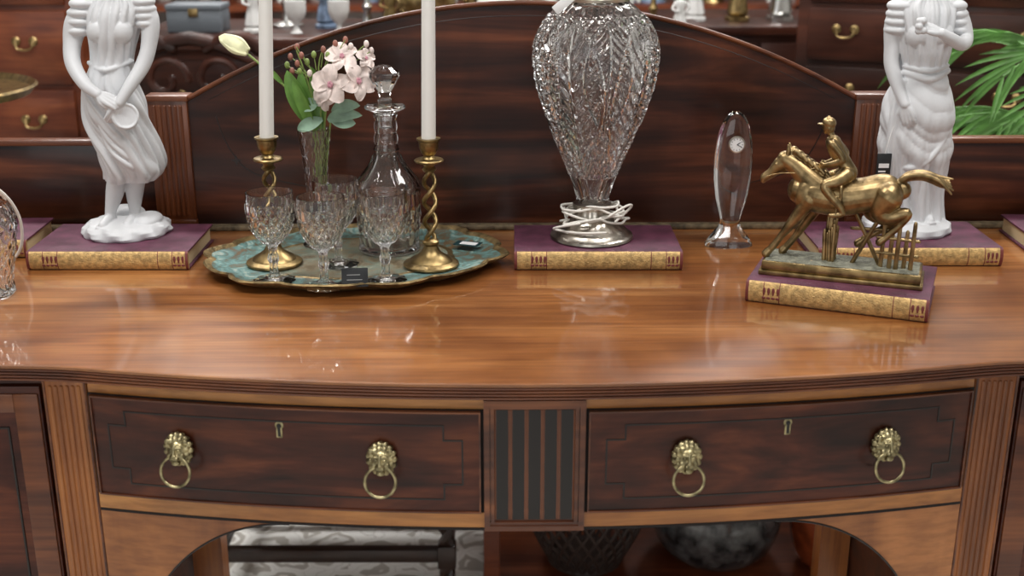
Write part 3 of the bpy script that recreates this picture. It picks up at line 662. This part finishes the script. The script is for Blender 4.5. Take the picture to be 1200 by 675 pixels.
def blossom(c,r,rot,m=3,ph=0):
    M0=Matrix.Translation(c)@rot
    for k in range(5):
        a=2*PI*k/5+ph;V=[];F=[];n=8;wk=.50+.10*((k*7)%3-1)
        for i in range(n+1):
            t=i/n
            for j in range(-3,4):
                s_=j/3;w=r*wk*sin(PI*(t*.84+.07))**.8
                rad=r*t*1.15;V.append(tuple(M0@Matrix.Rotation(a,4,'Z')@Vector((rad,s_*w,r*.42*t-r*.45*t*t*t+abs(s_)**2*r*.10+.0012*sin(7*t+k+s_*3)))))
        for i in range(n):
            for j in range(6): F.append((i*7+j,i*7+j+1,i*7+7+j+1,i*7+7+j))
        b.add(V,F,m)
    for k in range(5): b.ell(M0@Vector((r*.10*cos(k*1.26),r*.10*sin(k*1.26),r*.16)),(r*.07,r*.07,r*.12),4,seg=8)
    b.ell(M0@Vector((0,0,r*.05)),(r*.13,r*.13,r*.08),4,seg=10)
ex=lambda rx,ry:Matrix.Rotation(rx,4,'X')@Matrix.Rotation(ry,4,'Y')
blossom(Q(390,97,-.022),.024,ex(1.35,-.2),ph=.3);blossom(Q(422,94,-.016),.023,ex(1.2,.6),ph=1);blossom(Q(401,68,-.006),.020,ex(.9,.1),ph=.6)
blossom(Q(380,114,-.012),.015,ex(1.8,-.5));blossom(Q(430,70,-.004),.013,ex(1.0,.6),3,.4)
for px,py in((345,58),(352,66),(338,68),(346,76),(358,74),(333,78),(366,66),(378,60),(404,50),(412,56),(430,54),(436,62),(392,54),(350,84),(362,86),(384,66),(340,84)):
    b.ell(Q(px,py,R.uniform(-.01,.006)),(.0036,.0036,.0050),R.choice([6,6,3,0]),seg=10)
    b.chain([(*Q((px+372)/2,(py+100)/2,0),.0007),(*Q(px,py,-.001),.0007)],5,0)
b.make('flowers_and_leaves',[M_stem,M_leaf,M_leaf2,M_petal,M_pink,M_tulip,M_berry],FV,recalc=False)
# ------------------------------------------------------------------ HORSE SCULPTURE
HS=empty('bronze_horse_and_jockey',(.412,1.425,T),math.radians(-20))
b=B();b.box(-.098,.098,-.034,.034,.0285,.0345,0,.001);b.box(-.095,.095,-.031,.031,.0345,.046,0,.0015)
b.make('brass_base',M_brass,HS)
b=B();n=30;V=[];F=[]
for i in range(n+1):
    for j in range(13):
        x=-.092+.184*i/n;y=-.028+.056*j/12;ed=min(1,min(i,n-i)/3,min(j,12-j)/2);V.append((x,y,.0462+ed*(.0012+.0025*noise.noise(Vector((x*60,y*60,1))))))
for i in range(n):
    for j in range(12): F.append((i*13+j,i*13+13+j,i*13+13+j+1,i*13+j+1))
b.add(V,F);b.make('terrain',M_terr,HS,recalc=False)
def remap(b):
    b.V=[(.92*x-.008-max(0,z-.15)*.12,y,z) for x,y,z in b.V]
b=B(2.2)
def C(*p,seg=12,sub=4): b.chain([(q[0],q[1],q[2],q[3]) for q in p],seg,0,sub)
C((-.054,0,.133,.0175),(-.034,0,.130,.0235),(0,0,.1275,.0235),(.028,0,.1325,.0215),(.052,0,.138,.0225),(.068,0,.140,.0185),(.077,0,.142,.011))
C((-.030,0,.136,.021),(-.046,0,.149,.0165),(-.062,0,.163,.0125),(-.074,0,.170,.0105))
C((-.072,0,.170,.0100),(-.082,0,.162,.0092),(-.093,0,.152,.0066),(-.103,0,.145,.0058))
b.ell((-.079,0,.162),(.0078,.0070,.0105));b.ell((-.104,0,.1425),(.0043,.0045,.0048))
for s_ in(-1,1):
    C((-.070,s_*.005,.177,.0030),(-.068,s_*.006,.184,.0026),(-.0685,s_*.006,.189,.0012),seg=8);b.ell((-.085,s_*.0072,.164),(.0024,.0016,.0022));b.ell((-.1055,s_*.003,.146),(.0016,.001,.0013))
    b.ell((-.044,s_*.009,.129),(.017,.013,.021));b.ell((.058,s_*.010,.134),(.021,.0135,.022));b.ell((.0,s_*.004,.121),(.03,.016,.014))
for i in range(12):
    t=i/11;x=-.066+.040*t;z=.182-.026*t
    C((x,0,z-.004,.0045),(x+.004,.003*(-1)**i,z+.001,.0038),(x+.010,.006*(-1)**i,z-.004,.0026),seg=8)
def leg(y,pts): b.chain([(x,y+dy,z,r) for x,z,r,dy in pts],12)
leg(-.011,[(-.040,.124,.0135,0),(-.050,.108,.0095,0),(-.064,.088,.0066,0),(-.074,.074,.0046,0),(-.083,.061,.0048,0),(-.089,.054,.0044,0)])
b.chain([(-.0885,-.011,.0545,.0050),(-.0925,-.011,.0500,.0058)],10)
leg(.011,[(-.030,.122,.0135,0),(-.036,.106,.0095,0),(-.049,.084,.0066,0),(-.057,.070,.0046,0),(-.066,.058,.0048,0),(-.070,.053,.0044,0)])
b.chain([(-.070,.011,.053,.0050),(-.073,.011,.0495,.0058)],10)
leg(-.012,[(.060,.136,.019,0),(.052,.118,.0140,0),(.064,.111,.0102,0),(.086,.117,.0066,0),(.080,.104,.0048,0),(.068,.091,.0046,0),(.060,.083,.0046,0)])
b.chain([(.060,-.012,.083,.0048),(.055,-.012,.0785,.0054)],10)
leg(.012,[(.055,.132,.018,0),(.040,.114,.0135,0),(.052,.104,.0098,0),(.071,.099,.0062,0),(.056,.089,.0048,0),(.038,.078,.0046,0),(.031,.072,.0046,0)])
b.chain([(.031,.012,.072,.0048),(.026,.012,.068,.0054)],10)
for i in range(9):
    dy=(i-4)*.0018;dz=R.uniform(-.003,.003)
    C((.072,dy*.4,.152,.0036),(.084,dy*.7,.159+dz,.0040),(.103,dy,.161+dz*1.5,.0036),(.122,dy*1.2,.155+dz*2.2,.0030),(.134+dz*2,dy*1.3,.144+i*.0018,.0012),seg=8)
remap(b)
b.make('horse',M_bronze,HS,vox=.0007,sm=3)
b=B(2)
b.ell((.000,0,.1495),(.017,.016,.005));C((.002,-.0255,.125,.0022),(.001,-.0240,.145,.0022),(0,0,.153,.0025),(.001,.0240,.145,.0022),(.002,.0255,.125,.0022),seg=8)
C((.008,0,.160,.0115),(.002,0,.172,.0100),(-.006,0,.185,.0115),(-.010,0,.194,.0105),seg=14);C((-.0105,-.012,.195,.0058),(-.0105,.012,.195,.0058),seg=12)
C((-.011,0,.199,.0045),(-.0135,0,.207,.0043),seg=8)
b.ell((-.0155,0,.2135),(.0082,.0068,.0090));b.ell((-.0225,0,.2120),(.0027,.0017,.0019));b.ell((-.020,0,.2065),(.0024,.003,.0022))
b.ell((-.0145,0,.2185),(.0090,.0082,.0072));b.ell((-.0245,0,.2165),(.0056,.0058,.0014));b.ell((-.0145,0,.2260),(.002,.002,.0012))
for s_ in(-1,1):
    b.ell((-.0145,s_*.0067,.2125),(.0015,.001,.0022));b.ell((-.0215,s_*.0024,.2145),(.0008,.0009,.0007))
    C((-.010,s_*.0135,.195,.0058),(.001,s_*.0170,.183,.0050),(.002,s_*.0175,.177,.0047),(-.010,s_*.014,.171,.0041),(-.022,s_*.007,.167,.0031),seg=10)
    for k in range(4): C((-.022,s_*.007,.167+.0012*(k-1.5),.0015),(-.0265,s_*.006,.1665+.0014*(k-1.5),.0013),(-.0285,s_*.0035,.165+.0012*(k-1.5),.0011),seg=6,sub=2)
    C((-.023,s_*.008,.169,.0013),(-.027,s_*.007,.1705,.0011),seg=6)
    C((-.028,s_*.004,.165,.0010),(-.055,s_*.012,.157,.0010),(-.080,s_*.0098,.154,.0010),(-.099,s_*.0066,.148,.0010),seg=6)
    C((.006,s_*.009,.158,.0098),(-.006,s_*.020,.151,.0084),(-.020,s_*.0240,.146,.0066),(-.013,s_*.0265,.136,.0060),(.000,s_*.0275,.124,.0050),(.005,s_*.0275,.116,.0042),seg=12)
    C((.006,s_*.0275,.1145,.0040),(-.001,s_*.028,.1115,.0038),(-.010,s_*.0285,.1110,.0027),seg=8)
    C((-.003,s_*.0285,.135,.0010),(-.003,s_*.030,.112,.0010),(-.003,s_*.026,.1095,.001),seg=6)
remap(b)
b.make('jockey',M_bronze,HS,vox=.0006,sm=2)
b=B()
for x,y,h in((.046,-.012,.112),(.056,-.010,.094),(.064,-.013,.108),(.073,-.010,.090),(.081,-.013,.102)):
    b.chain([(x,y,.046,.0028),(x+.001,y,h,.0024)],8)
    b.ell((x+.001,y,h+.002),(.0024,.0024,.004))
b.chain([(.040,-.013,.066,.0020),(.088,-.011,.064,.0020)],8);b.chain([(.040,-.013,.085,.0020),(.088,-.011,.083,.0020)],8)
b.chain([(.012,-.004,.047,.0028),(.040,-.008,.108,.0025)],8);b.chain([(.044,-.002,.047,.0028),(.012,-.006,.110,.0025)],8)
b.chain([(.008,.0,.090,.0022),(.058,-.010,.094,.0022)],8)
for i in range(16):
    x=-.024+.014*R.random();y=-.012+.026*R.random();b.chain([(x,y,.046,.0028),(x+R.uniform(-.003,.003),y,.080+R.random()*.026,.0020)],7)
b.make('fence',M_bronze,HS)
# ------------------------------------------------------------------ ROOM
def quadbox(name,x0,x1,y0,y1,z0,z1,mat): b=B();b.box(x0,x1,y0,y1,z0,z1);return b.make(name,mat)
mf,nt,bs=newmat('floor_patterned_rug');tc=nt.nodes.new('ShaderNodeTexCoord')
mp=nt.nodes.new('ShaderNodeMapping');mp.inputs['Scale'].default_value=(14,14,14);nt.links.new(tc.outputs['Object'],mp.inputs[0])
n=nt.nodes.new('ShaderNodeTexNoise');n.inputs['Scale'].default_value=.9;n.inputs['Detail'].default_value=2;nt.links.new(mp.outputs[0],n.inputs['Vector'])
va=nt.nodes.new('ShaderNodeMix');va.data_type='RGBA';va.inputs[0].default_value=.45;nt.links.new(mp.outputs[0],va.inputs[6]);nt.links.new(n.outputs['Color'],va.inputs[7])
v=nt.nodes.new('ShaderNodeTexVoronoi');v.feature='DISTANCE_TO_EDGE';v.inputs['Scale'].default_value=1.6;nt.links.new(va.outputs[2],v.inputs['Vector'])
w=nt.nodes.new('ShaderNodeMath');w.operation='SINE';mm=nt.nodes.new('ShaderNodeMath');mm.operation='MULTIPLY';mm.inputs[1].default_value=24;nt.links.new(v.outputs[0],mm.inputs[0]);nt.links.new(mm.outputs[0],w.inputs[0])
r=nt.nodes.new('ShaderNodeValToRGB');e=r.color_ramp.elements;e[0].position=0;e[0].color=(.50,.47,.42,1);e[1].position=.2;e[1].color=(.90,.89,.85,1)
nt.links.new(w.outputs[0],r.inputs[0]);nt.links.new(r.outputs[0],bs.inputs['Base Color']);bs.inputs['Roughness'].default_value=.7
M_floor=mf
M_wall=plain('wall_paint',(.58,.57,.55),.8,var=.08,vscale=3)
quadbox('floor',-3.6,3.6,-2.6,6.6,-.1,0,M_floor)
quadbox('wall_back',-3.6,3.6,6.5,6.6,0,3.0,M_wall);quadbox('wall_left',-3.7,-3.6,-2.6,6.6,0,3.0,M_wall);quadbox('wall_right',3.6,3.7,-2.6,6.6,0,3.0,M_wall)
quadbox('ceiling',-3.6,3.6,-2.6,6.6,3.0,3.1,plain('ceiling_paint',(.70,.69,.67),.9))
b=B();b.box(-3.6,3.6,6.48,6.5,0,.12);b.make('baseboard_back',M_white)
# ------------------------------------------------------------------ BACKGROUND SHOP STOCK
M_red=wood('wood_red_cabinet',(.10,.024,.010),(.18,.045,.016),(.27,.078,.028),sc=(3,12,12),rough=.35,coat=.1,spec=.3)
M_redv=wood('wood_dark_red',(.022,.007,.004),(.050,.014,.007),(.095,.026,.012),sc=(2,14,14),rough=.35,coat=.1,spec=.3)
M_cer=plain('white_porcelain',(.70,.70,.68),.3);M_blue=plain('blue_porcelain',(.16,.22,.32),.3,var=.6,vscale=40);M_grey=plain('grey_box',(.14,.16,.18),.5)
M_mirror=plain('silver_plate',(.6,.6,.58),.22,1)
def chest(name,x0,x1,y0,y1,z1,rows,mat,rz=0,handles=True,cols=1):
    e=empty(name,((x0+x1)/2,(y0+y1)/2,0),rz);w=(x1-x0)/2;d=(y1-y0)/2
    b=B();b.box(-w,w,-d,d,.06,z1-.03,0,.004);b.box(-w-.02,w+.02,-d-.02,d+.01,z1-.03,z1,0,.006);b.box(-w-.01,w+.01,-d-.01,d,0,.09,0,.005);b.make('carcass',mat,e)
    b=B();hh=(z1-.15)/rows
    for i in range(rows):
        for c in range(cols):
            xa=-w+.03+c*(2*w-.05)/cols;xb=xa+(2*w-.05)/cols-.012
            b.box(xa,xb,-d-.012,-d+.01,.11+i*hh,.11+(i+1)*hh-.014,0,.004)
            if handles:
                for s_ in((.16,.84) if xb-xa>.4 else (.5,)):
                    xc=xa+(xb-xa)*s_;zc=.11+(i+.55)*hh
                    for q in(-.022,.022): b.ell((xc+q,-d-.014,zc),(.012,.005,.012),1,seg=12)
                    b.chain([(xc-.022,-d-.018,zc,.0028),(xc-.016,-d-.026,zc-.018,.0028),(xc+.016,-d-.026,zc-.018,.0028),(xc+.022,-d-.018,zc,.0028)],6,1)
                b.box((xa+xb)/2-.006,(xa+xb)/2+.006,-d-.0135,-d-.011,.11+(i+.6)*hh,.11+(i+.6)*hh+.02,1)
    b.make('drawers',[mat,M_brass],e)
    return e
chest('tall_chest_of_drawers',-1.85,-1.10,3.1,3.6,1.75,8,M_red)
chest('long_cabinet',-.95,.50,3.0,3.45,1.04,4,M_redv,cols=3)
chest('chest_of_drawers',.78,1.42,2.95,3.35,1.45,9,M_redv,math.radians(-24),cols=1)
chest('writing_desk',.52,1.05,3.85,4.4,.98,3,M_redv,cols=2)
def figurine(x,y,z,h,mat,seed=0):
    rr=random.Random(seed);b=B();w=h*.2
    b.lathe([(0,0),(w*1.1,0),(w*1.1,h*.06),(w*.7,h*.1),(w*.95,h*.14),(w*.75,h*.35),(w*.5,h*.55),(w*.7,h*.68),(w*.55,h*.78),(w*.2,h*.82),(w*.2,h*.84)],24,disp=lambda a,r,z_:.03*h*sin(7*a)*(1 if z_<h*.5 else .2)*.6)
    b.ell((0,0,h*.91),(h*.07,h*.075,h*.09),seg=12);b.ell((0,h*.03,h*.94),(h*.08,h*.08,h*.07),seg=12)
    s_=rr.choice([-1,1])
    b.chain([(-w*.6,0,h*.74,h*.04),(-w*1.0,-h*.03,h*.58,h*.033),(-w*.3,-h*.12,h*.52,h*.025)],8);b.chain([(w*.6,0,h*.74,h*.04),(w*1.1,-h*.02,h*.6,h*.033),(w*(1.3 if s_>0 else .4),-h*.06,h*(.75 if s_>0 else .45),h*.025)],8)
    b.make('porcelain_figurine',mat,None,(x,y,z))
def vase(x,y,z,h,mat,name='vase',k=0):
    P=[[(0,0),(.22,0),(.25,.03),(.38,.3),(.42,.5),(.3,.75),(.13,.86),(.14,.94),(.22,1),(.2,1),(.1,.9)],
       [(0,0),(.2,0),(.12,.08),(.07,.2),(.09,.28),(.26,.45),(.34,.7),(.34,1),(.31,1),(.3,.7),(0,.45)],
       [(0,0),(.3,0),(.3,.04),(.1,.1),(.06,.3),(.1,.4),(.05,.5),(.06,.75),(.18,.8),(.18,.84),(.1,.85),(.11,1),(.08,1),(0,.9)]][k]
    b=B();b.lathe([(r*h,q*h) for r,q in P],32);b.make(name,mat,None,(x,y,z))
zc=1.0405
b=B();b.box(-.07,.07,-.05,.05,0,.055,0,.004);b.box(-.072,.072,-.052,.052,.055,.07,0,.004);b.box(-.012,.012,-.056,-.05,.04,.06,1,.001)
b.make('grey_jewellery_box',[M_grey,M_brass],None,(-.81,3.15,zc))
items=[(-.66,3.12,.13,'f',M_cer),(-.60,3.25,.15,'v2',M_mirror),(-.55,3.1,.08,'v1',M_cer),(-.49,3.22,.14,'f',M_blue),(-.44,3.1,.08,'v1',M_cer),(-.38,3.20,.14,'v2',M_mirror),(-.31,3.1,.12,'f',M_brass),(-.25,3.24,.15,'v0',M_brass),(-.18,3.1,.11,'v1',M_brass),(-.11,3.2,.14,'f',M_brass),(-.04,3.1,.13,'v0',M_cer),(.05,3.2,.15,'v2',M_mirror),(.30,3.15,.12,'f',M_cer),(.37,3.2,.13,'v2',M_brass),(.43,3.12,.10,'f',M_cer)]
for i,(x,y,h,k,mt_) in enumerate(items):
    if k=='f': figurine(x,y,zc,h,mt_,i)
    else: vase(x,y,zc,h,mt_,{'v0':'porcelain_vase','v1':'teacup_goblet','v2':'tall_candlestick'}[k],int(k[1]))
for i in range(3): figurine(.60+i*.14,4.0,.981,.16+.02*(i%3),[M_cer,M_brass,M_mirror][i],i+30)
SH=empty('display_shelving')
b=B()
for z in(.02,.42,.82,1.22,1.62,2.02): b.box(-3.3,3.3,6.0,6.45,z,z+.03)
for i in range(8): b.box(-3.3+i*.938,-3.27+i*.938,6.0,6.45,0,2.05)
b.make('shelves',M_red,SH)
b=B()
for lv in(.052,.452,.852,1.252):
    x=-3.2
    while x<3.15:
        h=R.uniform(.14,.32);k=R.randrange(3)
        P=[[(0,0),(.22,0),(.38,.3),(.42,.5),(.13,.86),(.22,1),(0,.97)],[(0,0),(.2,0),(.07,.2),(.34,.7),(.34,1),(0,.9)],[(0,0),(.3,0),(.06,.3),(.1,.5),(.18,.8),(.1,1),(0,1)]][k]
        b.lathe([(r_*h,q*h) for r_,q in P],16,R.choice([0,0,0,1,2,3,3,4]),(x,6.2,lv));x+=h*.85+R.uniform(0,.1)
b.make('shelf_ornaments',[M_cer,M_brass,M_blue,M_mirror,M_red],SH)
b=B()
for s_ in(-1,1):
    b.chain([(s_*.20,0,0,.018),(s_*.20,0,.45,.02),(s_*.21,.04,.80,.018),(s_*.17,.06,1.02,.016),(s_*.10,.05,1.06,.014),(s_*.04,.05,1.03,.012)],10)
    b.chain([(s_*.06+.055*cos(t)*(1-t/9),.04,.96+.055*sin(t)*(1-t/9),.009) for t in [k*.5 for k in range(14)]],8,0,2)
    b.chain([(s_*.18,-.20,0,.018),(s_*.18,-.20,.45,.02)],10)
b.chain([(-.2,.04,.82,.014),(0,.05,.86,.018),(.2,.04,.82,.014)],10);b.chain([(-.16,.05,1.0,.014),(0,.055,1.055,.017),(.16,.05,1.0,.014)],10)
b.box(-.23,.23,-.23,.03,.44,.49,1,.015)
b.make('carved_scroll_chair',[M_redv,plain('seat_green',(.10,.12,.07),.8)],None,(-.76,2.80,0))
b=B();b.lathe([(0,1.0),(.20,1.0),(.21,1.012),(.215,1.016),(.21,1.02),(.2,1.008),(0,1.006)],48,0);b.lathe([(0,0),(.14,0),(.14,.03),(.03,.06),(.025,.5),(.04,.6),(.025,.7),(.03,.98),(.08,1.0),(0,1.0)],24,1)
b.make('round_brass_tray_table',[M_brass,M_redv],None,(-1.16,2.35,0))
# palm
M_palm=plain('palm_leaf',(.13,.30,.07),.45,var=.4,vscale=20)
b=B();b.lathe([(0,.0),(.11,0),(.13,.1),(.15,.24),(.16,.25),(.13,.25),(.12,.22),(0,.22)],32,1)
b.chain([(0,0,.2,.03),(.01,0,.45,.024),(0,.01,.72,.02)],10,2)
RP=random.Random(5)
for i in range(26):
    a=PI+ (i-12.5)*.24+RP.uniform(-.1,.1);L=RP.uniform(.20,.36);up=RP.uniform(-.06,.42)
    p0=Vector((0,0,.70));p2=Vector((cos(a)*L,sin(a)*L*.55,.74+up*.62));p1=Vector((cos(a)*L*.45,sin(a)*L*.3,.76+up*1.1))
    pts=[p0*(1-t)**2+p1*2*t*(1-t)+p2*t*t for t in [k/12 for k in range(13)]]
    b.chain([(*p,.0025) for p in pts[::4]],5,0)
    for k in range(3,13):
        d=(pts[k]-pts[k-1]).normalized();s_=d.cross(Vector((0,0,1)));s_=s_.normalized() if s_.length>.01 else Vector((1,0,0))
        for sg in(-1,1):
            l=.15*sin(PI*(k/14)*.9+.15);q=pts[k]+d*l*.8+s_*sg*l*.5-Vector((0,0,l*.45));leaf(b,pts[k],(pts[k]+q)/2+Vector((0,0,.018)),q,.0045,0,5)
b.make('potted_palm',[M_palm,M_cer,plain('palm_trunk',(.12,.08,.04),.8)],None,(1.09,2.20,.19),recalc=False)
b=B();b.lathe([(0,0),(.17,0),(.17,.03),(.04,.05),(.04,.13),(.15,.16),(.15,.19),(0,.19)],32);b.make('plant_stand',M_redv,None,(1.09,2.20,0))
ST=empty('barley_twist_stool',(-.36,2.27,0))
b=B()
for x in(-.23,.23):
    for y in(-.17,.17):
        b.box(x-.018,x+.018,y-.018,y+.018,0,.045,0,.003);b.box(x-.018,x+.018,y-.018,y+.018,.10,.15,0,.003);b.box(x-.018,x+.018,y-.018,y+.018,.40,.46,0,.003)
        for za,zb in((.045,.10),(.15,.40)):
            for k in range(2): b.chain([(x+.007*cos(2*PI*(t*(zb-za)/.07)+k*PI),y+.007*sin(2*PI*(t*(zb-za)/.07)+k*PI),za+(zb-za)*t,.010) for t in [i/24 for i in range(25)]],8,0,1)
for y in(-.17,.17): b.box(-.23,.23,y-.012,y+.012,.112,.14,0,.003)
for x in(-.23,.23): b.box(x-.012,x+.012,-.17,.17,.112,.14,0,.003)
b.box(-.25,.25,-.19,.19,.455,.48,0,.004);b.box(-.25,.25,-.19,.19,.48,.53,1,.018)
b.make('stool_frame',[plain('ebonised_wood',(.035,.017,.011),.3,var=.3),plain('stool_cushion',(.25,.07,.05),.8)],ST)
STB=empty('low_display_table',(.36,2.29,0))
b=B();b.box(-.42,.42,-.21,.21,.012,.034,0,.003);b.box(-.44,.44,-.23,.23,.60,.625,0,.004)
for x in(-.40,.40):
    for y in(-.20,.20): b.box(x-.016,x+.016,y-.016,y+.016,0,.60,0,.002)
b.make('table_frame',M_red,STB)
b=B();prof=smooth([(.075,0),(.085,.02),(.105,.06),(.12,.10),(.125,.16),(.11,.22),(.09,.26)],4)
for k in range(26):
    for sg in(-1,1): b.chain([(r*cos(2*PI*k/26+sg*z*5),r*sin(2*PI*k/26+sg*z*5),z+.003,.0035) for r,z in prof],6,0,1)
for r,z in(prof[0],prof[-1]): b.chain([(r*cos(a),r*sin(a),z+.004,.006) for a in [2*PI*k/24 for k in range(24)]],8,0,1,True)
b.lathe([(0,.001),(.072,.001),(.072,.004),(0,.004)],24,0)
b.make('lattice_basket',plain('wicker_dark',(.035,.018,.012),.6),None,(.155,2.24,.0345))
b=B();b.lathe([(0,0)]+[tuple(q) for q in smooth([(.09,0),(.12,.03),(.137,.08),(.138,.13),(.12,.20),(.08,.25),(.06,.27),(.07,.29)],4)],48,disp=lambda a,r,z:.0015*sin(24*a));
b.make('smoky_glass_vase',plain('smoky_mercury_glass',(.14,.14,.14),.15,.6,var=.8,vscale=35),None,(.435,2.27,.0345))
b=B();b.lathe([(0,0)]+[tuple(q) for q in smooth([(.05,0),(.07,.03),(.082,.09),(.08,.15),(.05,.22),(.03,.25),(.04,.27)],4)],40)
b.make('copper_glazed_vase',plain('copper_glaze',(.25,.05,.015),.2,.2,var=.5,vscale=30),None,(.665,2.22,.0345))
# ------------------------------------------------------------------ LIGHTS / WORLD / CAMERA
def area(name,loc,size,power,rot=(0,0,0),col=(1,.98,.96),sy=None):
    l=bpy.data.lights.new(name,'AREA');l.energy=power;l.color=col;l.shape='RECTANGLE';l.size=size;l.size_y=sy or size
    o=bpy.data.objects.new(name,l);bpy.context.collection.objects.link(o);o.location=loc;o.rotation_euler=rot
area('ceiling_light_panel',(-.9,.9,2.95),1.2,30,sy=.3)
area('ceiling_light_panel',(.9,.9,2.95),1.2,26,sy=.3)
area('ceiling_light_panel',(-.9,2.9,2.95),1.2,38,sy=.3)
area('ceiling_light_panel',(.9,2.9,2.95),1.2,38,sy=.3)
area('ceiling_light_panel',(-1.2,5,2.95),1.4,44,sy=.4)
area('ceiling_light_panel',(1.2,5,2.95),1.4,44,sy=.4)
area('shop_window_light',(-.8,-2.5,1.9),2.6,24,(math.radians(80),0,math.radians(-12)),(1,1,1),1.6)
w=bpy.data.worlds.new('world');scene.world=w;w.use_nodes=True;w.node_tree.nodes['Background'].inputs[0].default_value=(1,1,1,1);w.node_tree.nodes['Background'].inputs[1].default_value=.33
cam=bpy.data.cameras.new('camera');co=bpy.data.objects.new('camera',cam);bpy.context.collection.objects.link(co)
co.location=(0,0,T+.485);co.rotation_euler=(math.radians(90-18.4),0,0);cam.sensor_width=36;cam.lens=42;cam.clip_start=.05
cam.dof.use_dof=True;cam.dof.focus_distance=1.55;cam.dof.aperture_fstop=5
scene.camera=co
scene.view_settings.view_transform='Standard'
